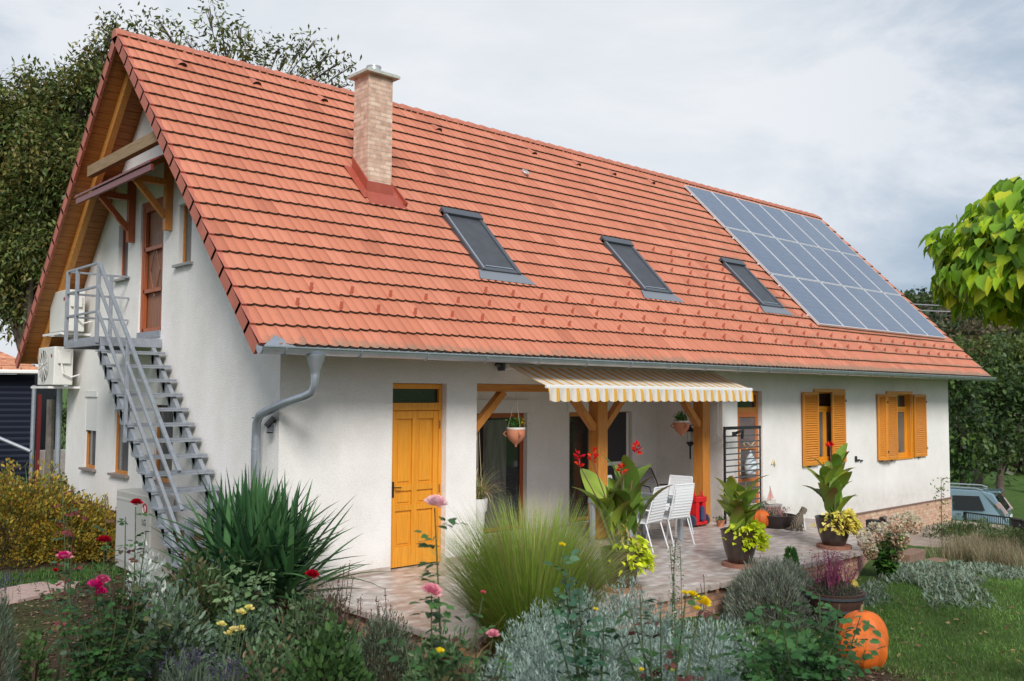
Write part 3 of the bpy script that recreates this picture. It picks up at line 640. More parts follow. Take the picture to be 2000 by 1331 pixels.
mb.hexa([rp(cx0-.12, sA-.30, .062), rp(cx1+.16, sA-.30, .062), rp(cx1+.16, sA-.30, .068), rp(cx0-.12, sA-.30, .068)], [rp(cx0-.05, sA+.02, .075), rp(cx1+.05, sA+.02, .075), rp(cx1+.05, sA+.02, .082), rp(cx0-.05, sA+.02, .082)])
for xa, xb in ((cx0-.022, cx0-.002), (cx1+.002, cx1+.022)):
    a = [(xa, cyA-.022, zf-.1), (xb, cyA-.022, zf-.1), (xb, cyA-.022, zf+.26), (xa, cyA-.022, zf+.26)]; b = [(xa, cyB, zf+.43*math.tan(TH)-.1), (xb, cyB, zf+.43*math.tan(TH)-.1), (xb, cyB, zf+.43*math.tan(TH)+.28), (xa, cyB, zf+.43*math.tan(TH)+.28)]
    mb.hexa(a, b)
mb.hexa([rp(cx0-.16, sA-.15, .06), rp(cx0-.02, sA-.15, .06), rp(cx0-.02, sA-.15, .07), rp(cx0-.16, sA-.15, .07)], [rp(cx0-.16, sA+.72, .06), rp(cx0-.02, sA+.72, .06), rp(cx0-.02, sA+.72, .07), rp(cx0-.16, sA+.72, .07)])
mb.hexa([rp(cx1+.02, sA-.15, .06), rp(cx1+.18, sA-.15, .06), rp(cx1+.18, sA-.15, .07), rp(cx1+.02, sA-.15, .07)], [rp(cx1+.02, sA+.72, .06), rp(cx1+.18, sA+.72, .06), rp(cx1+.18, sA+.72, .07), rp(cx1+.02, sA+.72, .07)])
mb.hexa([rp(cx1+.15, sA-.2, .06), rp(cx1+.19, sA-.2, .06), rp(cx1+.17, sA-.2, .13), rp(cx1+.15, sA-.2, .13)], [rp(cx1+.15, sA+.3, .06), rp(cx1+.19, sA+.3, .06), rp(cx1+.17, sA+.3, .1), rp(cx1+.15, sA+.3, .1)])
mb.build('chimney_flashing', FLASH, ch)
# roof windows
APR = mat('apron_grey', (.20, .22, .25), .55, .2)
for x0, x1 in ((3.76, 4.62), (7.80, 8.68), (11.86, 12.74)):
    s0, s1 = 1.90, 3.44
    def rb(mb, a, b, c_, e_, h0, h1): return mb.hexa([rp(a, c_, h0), rp(b, c_, h0), rp(b, c_, h1), rp(a, c_, h1)], [rp(a, e_, h0), rp(b, e_, h0), rp(b, e_, h1), rp(a, e_, h1)])
    mb = MB(); rb(mb, x0, x0+.08, s0, s1, .03, .12); rb(mb, x1-.08, x1, s0, s1, .03, .12); rb(mb, x0+.08, x1-.08, s0, s0+.08, .03, .11); rb(mb, x0+.0, x1-.0, s1-.10, s1+.06, .03, .15)
    sk = mb.build('skylight', DARKM, roof, bevel=.008)
    mb = MB(); rb(mb, x0+.08, x1-.08, s0+.08, s1-.1, .05, .095); mb.build('blind', mat('blind_dark', (.055, .06, .07), .55, noise=.2, nscale=5), sk)
    mb = MB(); rb(mb, x0+.13, x1-.13, s0+.10, s0+.12, .096, .11); mb.build('blind_rail', ZINC, sk)
    mb = MB(); rb(mb, x0+.02, x0+.05, s0+.02, s1-.03, .121, .128); mb.build('frame_trim', ZINC, sk)
    mb = MB(); mb.hexa([rp(x0-.14, s0-.21, .068), rp(x1+.22, s0-.21, .068), rp(x1+.22, s0-.21, .073), rp(x0-.14, s0-.21, .073)], [rp(x0-.06, s0+.01, .076), rp(x1+.06, s0+.01, .076), rp(x1+.06, s0+.01, .082), rp(x0-.06, s0+.01, .082)]); mb.build('apron', APR, sk)
# ---------------------------------------------------------------- solar panels, each lying on the roof rails
CELL = bpy.data.materials.new('solar_cells'); CELL.use_nodes = True; t = CELL.node_tree; p = t.nodes['Principled BSDF']
uv = nd(t, 'ShaderNodeUVMap'); b = nd(t, 'ShaderNodeTexBrick'); b.offset = 0; b.inputs['Color1'].default_value = (.10, .12, .175, 1); b.inputs['Color2'].default_value = (.12, .14, .19, 1); b.inputs['Mortar'].default_value = (.17, .19, .23, 1)
b.inputs['Scale'].default_value = 1; b.inputs['Brick Width'].default_value = 1; b.inputs['Row Height'].default_value = 1; b.inputs['Mortar Size'].default_value = .03; t.links.new(uv.outputs[0], b.inputs[0]); t.links.new(b.outputs[0], p.inputs['Base Color'])
p.inputs['Roughness'].default_value = .16; p.inputs['IOR'].default_value = 1.6; p.inputs['Coat Weight'].default_value = .6; p.inputs['Coat Roughness'].default_value = .08
ALU = mat('aluminium', (.72, .73, .74), .4, .35)
PW, PH = 1.165, 1.80; X0S, S0S = 13.59, 1.38
def spanel():
    r = thing('solar_panel', 'x', 'solar panel', (0, 0, 0)); mb = MB(); g = .012
    def q(mb, a, b, c_, e_, h0, h1):
        f = lambda x, s, h: (x, s*CT-h*ST, s*ST+h*CT)
        return mb.hexa([f(a, c_, h0), f(b, c_, h0), f(b, c_, h1), f(a, c_, h1)], [f(a, e_, h0), f(b, e_, h0), f(b, e_, h1), f(a, e_, h1)])
    fw = .020; q(mb, g, g+fw, g, PH-g, .10, .14); q(mb, PW-g-fw, PW-g, g, PH-g, .10, .14); q(mb, g+fw, PW-g-fw, g, g+fw, .10, .14); q(mb, g+fw, PW-g-fw, PH-g-fw, PH-g, .10, .14); mb.build('frame', ALU, r)
    f = lambda x, s, h: (x, s*CT-h*ST, s*ST+h*CT); me = bpy.data.meshes.new('cells')
    a, b_, c_, e_ = g+fw, PW-g-fw, g+fw, PH-g-fw
    me.from_pydata([f(a, c_, .134), f(b_, c_, .134), f(b_, e_, .134), f(a, e_, .134)], [], [(0, 1, 2, 3)]); u = me.uv_layers.new(name='UVMap'); u.data.foreach_set('uv', [0, 0, 6, 0, 6, 10, 0, 10]); me.materials.append(CELL); me.update(); link('cells', me, r)
    mb = MB(); q(mb, g, PW-g, g, PH-g, .09, .099); mb.build('backing', WHITEP, r); return r
sp0 = spanel(); first = True
rowN = ['bottom', 'middle', 'top']; colN = ['first', 'second', 'third', 'fourth', 'fifth', 'last']
for rr in range(3):
    for cc in range(6):
        pt = rp(X0S+cc*PW, S0S+rr*PH, 0); lb = 'dark blue solar panel, %s from the skylight side in the %s row on the roof' % (colN[cc], rowN[rr])
        if first: sp0.location = pt; sp0['label'] = lb; sp0['group'] = 'solar panels on the roof'; first = False
        else: dup(sp0, pt, 0, lb, 'solar panels on the roof')
r = MB()
for s in (S0S+.35, S0S+1.4, S0S+2.2, S0S+3.2, S0S+4.0, S0S+5.0):
    r.hexa([rp(X0S-.02, s, .055), rp(X0S+6*PW+.02, s, .055), rp(X0S+6*PW+.02, s, .088), rp(X0S-.02, s, .088)], [rp(X0S-.02, s+.04, .055), rp(X0S+6*PW+.02, s+.04, .055), rp(X0S+6*PW+.02, s+.04, .088), rp(X0S-.02, s+.04, .088)])
tag(r.build('mounting_rails', ALU), 'aluminium mounting rails between the roof tiles and the solar panels', 'mounting rail')
# ---------------------------------------------------------------- ground, terrace, paths
def groundmat():
    m = bpy.data.materials.new('ground'); m.use_nodes = True; t = m.node_tree; p = t.nodes['Principled BSDF']; p.inputs['Roughness'].default_value = .95; p.inputs['Specular IOR Level'].default_value = .1
    tc = nd(t, 'ShaderNodeTexCoord'); s = nd(t, 'ShaderNodeSeparateXYZ'); t.links.new(tc.outputs['Object'], s.inputs[0])
    def nz(sc_, det=6, ro=.6):
        n = nd(t, 'ShaderNodeTexNoise'); n.inputs['Scale'].default_value = sc_; n.inputs['Detail'].default_value = det; n.inputs['Roughness'].default_value = ro; t.links.new(tc.outputs['Object'], n.inputs[0]); return n
    def ramp(n, a, b, p0=.35, p1=.65, mid=None):
        r = nd(t, 'ShaderNodeValToRGB'); e = r.color_ramp.elements; e[0].position = p0; e[1].position = p1; e[0].color = (*a, 1); e[1].color = (*b, 1)
        if mid: x = e.new((p0+p1)/2); x.color = (*mid, 1)
        t.links.new(n.outputs[0], r.inputs[0]); return r
    g = ramp(nz(3, 8, .7), (.05, .10, .025), (.10, .165, .04), .3, .7)
    mu = ramp(nz(28, 8, .8), (.03, .02, .014), (.16, .11, .075), .35, .7, (.075, .05, .033))
    # beds left of x = 5 (mulch), lawn elsewhere
    n = nz(.9, 3); a = nd(t, 'ShaderNodeMath', operation='MULTIPLY_ADD'); a.inputs[1].default_value = 3; t.links.new(n.outputs[0], a.inputs[0]); t.links.new(s.outputs[0], a.inputs[2])
    mr = nd(t, 'ShaderNodeMapRange'); mr.inputs[1].default_value = 4.4; mr.inputs[2].default_value = 5.0; t.links.new(a.outputs[0], mr.inputs[0])
    mr2 = nd(t, 'ShaderNodeMapRange'); mr2.inputs[1].default_value = -.2; mr2.inputs[2].default_value = -2.2; t.links.new(a.outputs[0], mr2.inputs[0])
    y_ = nd(t, 'ShaderNodeMapRange'); y_.inputs[1].default_value = -.5; y_.inputs[2].default_value = 1.5; t.links.new(s.outputs[1], y_.inputs[0])
    ml = nd(t, 'ShaderNodeMath', operation='MULTIPLY'); t.links.new(mr2.outputs[0], ml.inputs[0]); t.links.new(y_.outputs[0], ml.inputs[1])
    mxx = nd(t, 'ShaderNodeMath', operation='MAXIMUM'); t.links.new(mr.outputs[0], mxx.inputs[0]); t.links.new(ml.outputs[0], mxx.inputs[1])
    mx = nd(t, 'ShaderNodeMixRGB'); t.links.new(mxx.outputs[0], mx.inputs[0]); t.links.new(mu.outputs[0], mx.inputs[1]); t.links.new(g.outputs[0], mx.inputs[2]); t.links.new(mx.outputs[0], p.inputs['Base Color'])
    n = nz(40, 5, .7); b = nd(t, 'ShaderNodeBump'); b.inputs['Strength'].default_value = .9; b.inputs['Distance'].default_value = .05; t.links.new(n.outputs[0], b.inputs['Height']); t.links.new(b.outputs[0], p.inputs['Normal'])
    return m
def axis(c, near, far, step):
    a = [0]; st = step
    while a[-1] < far:
        if a[-1] > near: st *= 1.18
        a.append(a[-1]+st)
    return [c-v for v in a[:0:-1]]+[c+v for v in a]
ax = axis(5, 14, 900, .35); ay = axis(-3, 11, 900, .35)
gv = [(x, y, gz(x, y)-(0 if (x < -.3 or x > L_+.3 or y < -.3 or y > W_) else .12)) for y in ay for x in ax]; nx = len(ax)
gr_ = MB(); gr_.v = gv; gr_.f = [(j*nx+i, j*nx+i+1, (j+1)*nx+i+1, (j+1)*nx+i) for j in range(len(ay)-1) for i in range(nx-1)]; gr_.mi = [0]*len(gr_.f)
tag(gr_.build('ground', groundmat(), smooth=True), kind='structure')
def pavemat(name='paving_tile'):
    m = bpy.data.materials.new(name); m.use_nodes = True; t = m.node_tree; p = t.nodes['Principled BSDF']; p.inputs['Roughness'].default_value = .38; p.inputs['Specular IOR Level'].default_value = .5
    tc = nd(t, 'ShaderNodeTexCoord'); mp = nd(t, 'ShaderNodeMapping'); mp.inputs['Rotation'].default_value = (0, 0, 0); t.links.new(tc.outputs['Object'], mp.inputs[0])
    b = nd(t, 'ShaderNodeTexBrick'); b.offset = .5; b.inputs['Color1'].default_value = (.60, .55, .52, 1); b.inputs['Color2'].default_value = (.36, .245, .205, 1); b.inputs['Mortar'].default_value = (.45, .42, .40, 1)
    b.inputs['Scale'].default_value = 1; b.inputs['Brick Width'].default_value = .20; b.inputs['Row Height'].default_value = .10; b.inputs['Mortar Size'].default_value = .005; b.inputs['Bias'].default_value = -.1
    t.links.new(mp.outputs[0], b.inputs[0])
    n = nd(t, 'ShaderNodeTexNoise'); n.inputs['Scale'].default_value = 6; n.inputs['Detail'].default_value = 6; t.links.new(tc.outputs['Object'], n.inputs[0])
    r = nd(t, 'ShaderNodeValToRGB'); r.color_ramp.elements[0].position = .35; r.color_ramp.elements[0].color = (.62, .60, .58, 1); r.color_ramp.elements[1].position = .65; r.color_ramp.elements[1].color = (1.1, 1.08, 1.06, 1); t.links.new(n.outputs[0], r.inputs[0])
    mx = nd(t, 'ShaderNodeMixRGB', blend_type='MULTIPLY'); mx.inputs[0].default_value = 1; t.links.new(b.outputs[0], mx.inputs[1]); t.links.new(r.outputs[0], mx.inputs[2])
    m3 = nd(t, 'ShaderNodeMixRGB'); m3.inputs[0].default_value = .12; t.links.new(mx.outputs[0], m3.inputs[1]); m3.inputs[2].default_value = (.56, .52, .495, 1); t.links.new(m3.outputs[0], p.inputs['Base Color'])
    return m
PAVE = pavemat()
TPOLY = [(.2, PY-.02), (.2, -3.42), (8.35, -3.46), (10.9, -2.4), (11.2, -1.0), (11.2, PY-.02)]
def slab(poly, z0, z1, name, mt):
    mb = MB(); n = len(poly); mb.add([(x, y, z1) for x, y in poly]+[(x, y, z0) for x, y in poly], [tuple(range(n)), tuple(range(2*n-1, n-1, -1))]+[(i, n+i, n+(i+1) % n, (i+1) % n) for i in range(n)]); return mb.build(name, mt)
def ccw(p): return p if sum(p[i][0]*p[(i+1) % len(p)][1]-p[(i+1) % len(p)][0]*p[i][1] for i in range(len(p))) > 0 else p[::-1]
ter = slab(ccw(TPOLY), -.045, .0, 'terrace', PAVE); tag(ter, kind='structure')
inner = [(.24, PY-.1), (.24, -3.38), (8.33, -3.42), (10.85, -2.37), (11.16, -.98), (11.16, PY-.1)]
tag(slab(ccw(inner), -1.1, -.047, 'terrace_riser', BRICKR), kind='structure')
mb = MB(); EDG = mat('edge_tile', (.40, .33, .29), .6, noise=.25, nscale=12)
def edge_run(p, q, st=.25):
    n = int((Vector(q)-Vector(p)).length/st)
    for k in range(n):
        a = Vector(p).lerp(Vector(q), k/n+.004); b = Vector(p).lerp(Vector(q), (k+1)/n-.004); mb.bar((a.x, a.y, -.025), (b.x, b.y, -.025), .05, .062)
edge_run((.2, -3.44, 0), (8.35, -3.48, 0)); edge_run((8.36, -3.48, 0), (10.92, -2.42, 0)); edge_run((10.93, -2.4, 0), (11.22, -1, 0)); edge_run((11.22, -1, 0), (11.22, -.05, 0)); edge_run((.18, -3.4, 0), (.18, -.05, 0))
tag(mb.build('terrace_edging', EDG), kind='structure')
slab(ccw([(11.25, -.05), (11.3, -2.9), (14.5, -3.2), (19.2, -3.1), (20.5, -1.6), (20.5, -.05)]), -1.15, -.93, 'paved_path', brickmat('path_brick', (.38, .23, .17), (.50, .34, .26), (.30, .24, .2), axis='xy'))['kind'] = 'structure'
mb = MB()
for (x, y, a, z0, z1) in ((11.75, -2.75, .1, -1.0, -.46), (12.55, -2.8, .0, -1.0, -.72)):
    mb.bar((x-.42, y-.42*a, (z0+z1)/2), (x+.42, y+.42*a, (z0+z1)/2), .28, z1-z0)
tag(mb.build('border_wall', mat('border_brick', (.26, .15, .10), .9, col2=(.15, .10, .075), nscale=9, bump=.5, bscale=30), bevel=.02), 'low brick border wall stepping down beside the terrace end', 'border wall')
mb = MB()
for i, (px, py) in enumerate(((40, 1160), (85, 1152), (10, 1172))):
    q = gp(px, py); n = 9; pts = [(q.x+.42*math.cos(k*6.283/n)*(1+.15*math.sin(k*2.3+i)), q.y+.36*math.sin(k*6.283/n), q.z) for k in range(n)]
    mb.add([(a, b, c_+.05) for a, b, c_ in pts]+[(a, b, c_-.05) for a, b, c_ in pts], [tuple(range(n))]+[(k, (k+1) % n, n+(k+1) % n, n+k)[::-1] for k in range(n)])
tag(mb.build('stepping_stones', mat('stone_pink', (.42, .30, .26), .85, noise=.2, nscale=7, bump=.3)), kind='structure')
# ---------------------------------------------------------------- outside stair to the balcony door
st = thing('outside_staircase', 'grey steel staircase with three-bar railing climbing the white gable wall', 'staircase', (-.5, 2.2, -.3))
Z0, YT, XI, XO = 3.30, 3.86, -.14, -.98; SLP = math.tan(R(42.8)); NST = 17; dz = (Z0+.33)/NST; dy = dz/SLP
mb = MB(); mb.box(XO, 0, YT, 5.35, 3.26, 3.30); mb.build('landing', STEEL, st)
MB().box(XO-.03, XO+.03, YT, 5.35, 3.16, 3.258).box(XO+.03, -.01, YT-.03, YT+.03, 3.16, 3.258).box(XO+.03, -.01, 5.30, 5.36, 3.16, 3.258).build('landing_frame', STEEL, st, bevel=.004)
for X in (XI, XO+.06):
    mb = MB()
    for k in range(NST):                     # saw-tooth carriers under each step
        z = Z0-dz*(k+1); y = YT-dy*k
        mb.box(X-.03, X+.03, y-dy*.55, y-dy*.15, z-.02-dz*.95, z-.03) if k < NST-1 else None
    mb.bar((X, YT+.02, 3.10), (X, YT-dy*NST+.06, -.40), .06, .16, (1, 0, 0) if False else (0, 0, 1)); mb.build('stringer', STEEL, st)
tr = None
for k in range(NST-1):
    z = Z0-dz*(k+1); y = YT-dy*k
    if tr is None:
        tr = MB().box(XO-.02, XI+.10, -.28, 0, -.02, 0).box(XO-.02, XI+.10, -.275, -.265, -.05, -.02).build('tread', STEEL, st); o = tr
    else: o = tr.copy(); C.objects.link(o); o.parent = st; o.matrix_parent_inverse = Matrix.Translation(-st.location)
    o.location = (0, y+.02, z)
# railing: outer side of stair, two sides of landing
def rail(name, pts, r=.02):
    mb = MB()
    for a, b in zip(pts[:-1], pts[1:]): mb.bar(a, b, r*2, r*2)
    return mb.build(name, STEEL, st, bevel=.004)
XR = XO-.01; yb = YT-dy*NST
for k, h in enumerate((1.12, .76, .38)):
    zt = Z0+h; rail('handrail', [(XR, YT-.02, zt), (XR, YT-dy*(NST-3.2+.5*k)-.0, zt-dz*(NST-3.2+.5*k)-.0)], .024 if k == 0 else .02)
    rail('rail', [(XR, YT, zt), (XR, 5.33, zt)], .017); rail('rail', [(XR, 5.33, zt), (-.01, 5.33, zt)], .017)
for (x, y) in ((XR, YT), (XR, 5.33), (XR, 4.85), (-.30, 5.33)): rail('post', [(x, y, 3.2), (x, y, Z0+1.12)], .026)
for kk in (5.6, 15.0):
    y = YT-dy*kk; z = Z0-dz*kk; rail('post', [(XR, y, z-.35), (XR, y, z+1.12 if kk < 10 else z+.80)], .024)
rail('post', [(XR, yb+.35, -.4), (XR, yb+.35, .95)], .03)
# ---------------------------------------------------------------- air conditioners and heat pump box
AC = mat('ac_casing', (.66, .65, .61), .5, noise=.05, nscale=3); GRL = mat('ac_grille', (.30, .30, .29), .6)
def text(s, size, parent, M, m, ext=.002):
    cu = bpy.data.curves.new('lettering', 'FONT'); cu.body = s; cu.size = size; cu.extrude = ext; cu.align_x = 'CENTER'; cu.align_y = 'CENTER'; cu.materials.append(m)
    o = bpy.data.objects.new('lettering', cu); C.objects.link(o); o.parent = parent
    if parent.type == 'EMPTY': o.matrix_parent_inverse = Matrix.Translation(-parent.location)
    me = bpy.data.meshes.new_from_object(o); o2 = link('lettering', me, parent); o2.matrix_basis = M; bpy.data.objects.remove(o); return o2
GM = Matrix(((0, 0, -1, 0), (-1, 0, 0, 0), (0, 1, 0, 0), (0, 0, 0, 1)))       # text facing -X, reading along -Y
LOGOR = mat('logo_red', (.35, .012, .025), .5); LOGOG = mat('logo_grey', (.12, .12, .12), .5)
def ac(y0, y1, z0, z1, x0, x1, label, fan=True):
    t_ = thing('air_conditioner', label, 'air conditioner', ((x0+x1)/2, (y0+y1)/2, z0), 'air conditioners on the gable')
    MB().box(x0, x1, y0, y1, z0, z1).build('casing', AC, t_, bevel=.02)
    yc = y0+(y1-y0)*.62; zc2 = (z0+z1)/2; rr = (z1-z0)*.43; mb = MB()
    for q in range(1, 9): mb.tube([(x0-.012, yc+rr*q/8*math.cos(a), zc2+rr*q/8*math.sin(a)) for a in [k*math.pi/12 for k in range(25)]], .004, 4, False)
    for q in range(12):
        a = q*math.pi/6; mb.tube([(x0-.016, yc+.03*math.cos(a), zc2+.03*math.sin(a)), (x0-.016, yc+rr*math.cos(a+.3), zc2+rr*math.sin(a+.3))], .005, 4)
    if fan: mb.build('fan_grille', AC, t_)
    mb = MB(); n = 24; mb.poly([(x0-.003, yc+rr*.97*math.cos(-k*6.2832/n), zc2+rr*.97*math.sin(-k*6.2832/n)) for k in range(n)]); mb.build('fan_opening', mat('fan_dark', (.05, .05, .05), .8), t_) if fan else None
    MB().box(x0+.06, x1-.06, y0-.05, y0-.001, z1-.32, z1-.1).build('valve_cover', AC, t_, bevel=.01)
    MB().tube([(x0+.12, y0-.03, z1-.3), (x0+.15, y0-.06, z1-.5), (x1-.05, y0-.05, z0+.15), (x1+.12, y0+.02, z0+.2)], .016, 6).build('pipe', WHITEP, t_)
    mb = MB(); mb.tube([(x0-.004, y0+.14, z1-.17), (x0-.008, y0+.14, z1-.17)], .035, 12); mb.build('emblem', LOGOR, t_)
    MB().box(x0-.08, 0, y0+.1, y0+.14, z0-.06, z0-.02).box(x0-.08, 0, y1-.14, y1-.1, z0-.06, z0-.02).box(x0-.1, x0-.06, y0-.05, y1+.05, z0-.06, z0-.02).build('bracket', WHITEP, t_)
ac(7.15, 8.15, 3.56, 4.33, -.46, -.14, 'white air conditioner with plain front hanging behind the stair landing railing', False)
ac(7.65, 8.65, 2.58, 3.30, -.50, -.16, 'white air conditioner with dark fan opening below the other, on a shelf bracket')
hp = thing('heat_pump', 'waist-high grey heat pump cabinet standing under the staircase by the gable', 'heat pump', (-.25, 3.7, -.3))
MB().box(-.42, -.06, 3.05, 4.45, -.28, .92).build('casing', mat('hp_grey', (.43, .42, .39), .5, .1, noise=.06), hp, bevel=.02)
MB().box(-.428, -.421, 3.62, 4.38, -.15, .80).box(-.435, -.421, 3.55, 4.40, .78, .81).build('front_panel', mat('hp_panel', (.50, .50, .49), .4, .1), hp)
mb = MB(); mb.tube([(-.421, 3.25, .72), (-.43, 3.25, .72)], .085, 20); mb.build('emblem', LOGOR, hp)
mb = MB(); mb.tube([(-.434, 3.25+.055*math.cos(a), .72+.055*math.sin(a)) for a in [math.pi*(.6+1.5*k/14) for k in range(15)]], .006, 4); mb.box(-.436, -.432, 3.245, 3.255, .68, .75); mb.build('emblem_line', WHITEP, hp)
text('LG', .13, hp, Matrix.Translation((-.428, 3.27, .52)) @ GM, LOGOG)
MB().box(-.425, -.42, 3.19, 3.24, .27, .34).build('badge', WHITEP, hp)
# ---------------------------------------------------------------- security camera / sensor at the corner
o = thing('wall_sensor', 'small black floodlight sensor on the white corner behind the downpipe', 'wall lamp', (-.05, .12, 2.1))
MB().bar((-.01, .1, 2.12), (-.08, .08, 2.08), .05, .05).bar((-.05, .05, 2.15), (-.14, .08, 2.04), .10, .05).build('head', BLACK, o, bevel=.008); MB().bar((-.07, .08, 2.05), (-.12, .02, 1.96), .08, .04).build('lamp', DARKM, o, bevel=.006)
# ---------------------------------------------------------------- awning
aw = thing('awning', 'yellow and white striped awning with scalloped valance folded out over the porch', 'awning', (6.5, -.1, 2.9))
def stripemat(axis=0):
    m = bpy.data.materials.new('awning_stripe'); m.use_nodes = True; t = m.node_tree; p = t.nodes['Principled BSDF']; p.inputs['Roughness'].default_value = .85; p.inputs['Specular IOR Level'].default_value = .1
    tc = nd(t, 'ShaderNodeTexCoord'); s = nd(t, 'ShaderNodeSeparateXYZ'); t.links.new(tc.outputs['Object'], s.inputs[0])
    d = nd(t, 'ShaderNodeMath', operation='DIVIDE'); d.inputs[1].default_value = .215; t.links.new(s.outputs[0], d.inputs[0]); f = nd(t, 'ShaderNodeMath', operation='FRACT'); t.links.new(d.outputs[0], f.inputs[0])
    r = nd(t, 'ShaderNodeValToRGB'); r.color_ramp.interpolation = 'CONSTANT'; e = r.color_ramp.elements
    Wc = (.80, .76, .70, 1); Y = (.74, .38, .05, 1); Yl = (.80, .56, .22, 1)
    e[0].color = Wc; e[0].position = 0; e[1].position = .44; e[1].color = Yl
    for pp, c_ in ((.50, Y), (.60, Yl), (.64, Y), (.74, Yl), (.80, Wc)): x = e.new(pp); x.color = c_
    t.links.new(f.outputs[0], r.inputs[0]); t.links.new(r.outputs[0], p.inputs['Base Color'])
    tr = nd(t, 'ShaderNodeBsdfTranslucent'); t.links.new(r.outputs[0], tr.inputs[0]); mx = nd(t, 'ShaderNodeMixShader'); mx.inputs[0].default_value = .3
    t.links.new(p.outputs[0], mx.inputs[1]); t.links.new(tr.outputs[0], mx.inputs[2]); t.links.new(mx.outputs[0], t.nodes['Material Output'].inputs[0])
    return m
STR = stripemat(); AX0, AX1, AY, AZT, AZF = 3.80, 9.16, -.98, 2.90, 2.585
n = 60; mb = MB(); V = []
for k in range(n+1):
    x = AX0+(AX1-AX0)*k/n
    for j in range(7):
        t_ = j/6; V.append((x, -.14+(AY+.14)*t_, AZT+(AZF-AZT)*t_-.012*math.sin(math.pi*t_)+.004*math.sin(k*1.3)*math.sin(math.pi*t_)))
mb.add(V, [(k*7+j, k*7+j+1, (k+1)*7+j+1, (k+1)*7+j) for k in range(n) for j in range(6)]); mb.build('canopy', STR, aw, smooth=True)
mb = MB(); n = 25*8; V = []
for k in range(n+1):
    x = AX0+(AX1-AX0)*k/n; ph = (x/.215) % 1; yy = AY-.03+.018*math.sin(2*math.pi*x/.215+.5)+.008*math.sin(x*5)
    V += [(x, AY-.022, AZF-.03), (x, yy, AZF-.12), (x, yy-.006, AZF-.205-.028*abs(math.sin(math.pi*(x/.215+.1))))]
mb.add(V, [(k*3+j, k*3+j+1, (k+1)*3+j+1, (k+1)*3+j) for k in range(n) for j in range(2)]); mb.build('valance', STR, aw, smooth=True)
MB().box(AX0-.02, AX1+.02, AY-.02, AY+.03, AZF-.035, AZF+.02).build('front_bar', WHITEP, aw, bevel=.01)
MB().box(AX0-.05, AX1+.05, -.16, -.003, 2.84, 2.945).build('cassette', WHITEP, aw, bevel=.02)
for s in (1, -1):
    xa = AX0+.5 if s > 0 else AX1-.5; MB().tube([(xa, -.1, 2.83), (xa+s*.75, -.55, 2.70), (xa+s*.1, AY+.02, AZF-.02)], .022, 8).build('folding_arm', WHITEP, aw)
MB().box(AX0-.1, AX0-.06, -.12, -.003, 2.82, 2.95).tube([(AX0-.12, -.08, 2.9), (AX0-.2, -.06, 2.92)], .03, 8).build('end_bracket', DARKM, aw)
tag(MB().tube([(9.30, -.14, 2.83), (9.30, -.13, 1.75), (9.33, -.13, 1.68), (9.62, -.13, 1.55), (9.66, -.13, 1.42)], .012, 6).build('awning_crank', WHITEP), 'white bent crank rod hanging down in front of the second porch post', 'crank rod')
# ---------------------------------------------------------------- hanging pots, lantern, trellis
TERR = mat('terracotta', (.52, .20, .11), .8, noise=.12, nscale=9); TERW = mat('glazed_rim', (.66, .60, .55), .5)
def hangpot(x, y, z, zt, label):
    t_ = thing('hanging_pot', label, 'hanging pot', (x, y, z), 'terracotta pots hanging in the porch')
    MB().lathe([(.012, -.22), (.02, -.19), (.045, -.165), (.10, -.12), (.145, -.05), (.15, .02), (.145, .05), (.13, .05), (.11, .0)], (x, y, z), 20).build('pot', TERR, t_, smooth=True)
    MB().lathe([(.142, .05), (.15, .055), (.148, .085), (.12, .085), (.11, .06)], (x, y, z), 20).build('rim', TERW, t_, smooth=True)
    mb = MB()
    for a in (0.3, 2.4, 4.5): mb.tube([(x+.14*math.cos(a), y+.14*math.sin(a), z+.03), (x+.01*math.cos(a), y+.01*math.sin(a), zt-.12)], .0045, 4)
    mb.tube([(x, y, zt-.13), (x, y, zt)], .006, 4); mb.build('hanger', mat('twine', (.5, .42, .32), .9), t_)
    for a in (-.4, 2.7): pass
    n = 260; P = np.array([x, y, z+.07])+rng.normal(0, 1, (n, 3))*[.055, .055, .05]+[0, 0, .05]; D = rdir(n); D[:, 2] = abs(D[:, 2]); leaves('plant', P, D, rdir(n), .05, .022, pal([(.035, .10, .02), (.06, .14, .03)], n), LEAF, t_)
    for k in range(3):
        a = 2.2+k*2.1; mb = MB()
        mb.tube([(x+.145*math.cos(a), y+.145*math.sin(a), z-.06), (x+.2*math.cos(a), y+.2*math.sin(a), z-.02), (x+.15*math.cos(a), y+.15*math.sin(a), z+.03)], .012, 6)
        mb.build('handle', TERR, t_, smooth=True)
    return t_
t1 = hangpot(4.07, -.02, 1.86, 2.52, 'terracotta pot with yellow flowers hanging in the left porch bay')
n = 40; P = np.array([4.10, -.06, 2.04])+rng.normal(0, 1, (n, 3))*[.05, .05, .03]; leaves('flower', P, rdir(n), rdir(n), .03, .02, pal([(.65, .38, .02)], n), PETAL, t1)
hangpot(8.36, .03, 1.90, 2.3, 'terracotta pot with green plant hanging near the porch lantern')
ln = thing('wall_lantern', 'small glass and black lantern beside the second porch post', 'lantern', (9.02, .35, 1.65))
x, y, z = 9.16, .42, 1.66
MB().lathe([(.0, .20), (.02, .19), (.09, .10), (.095, .09), (.05, .088)], (x, y, z), 8).lathe([(.03, -.20), (.075, -.14), (.08, -.12), (.03, -.11)], (x, y, z), 8).box(x-.01, x+.4, y+.0, y+.02, z+.2, z+.22).box(x-.012, x+.012, y-.012, y+.012, z-.45, z-.2).build('frame', BLACK, ln)
MB().lathe([(.055, -.11), (.07, .088)], (x, y, z), 8).build('glass', mat('lamp_glass', (.55, .55, .52), .15), ln)
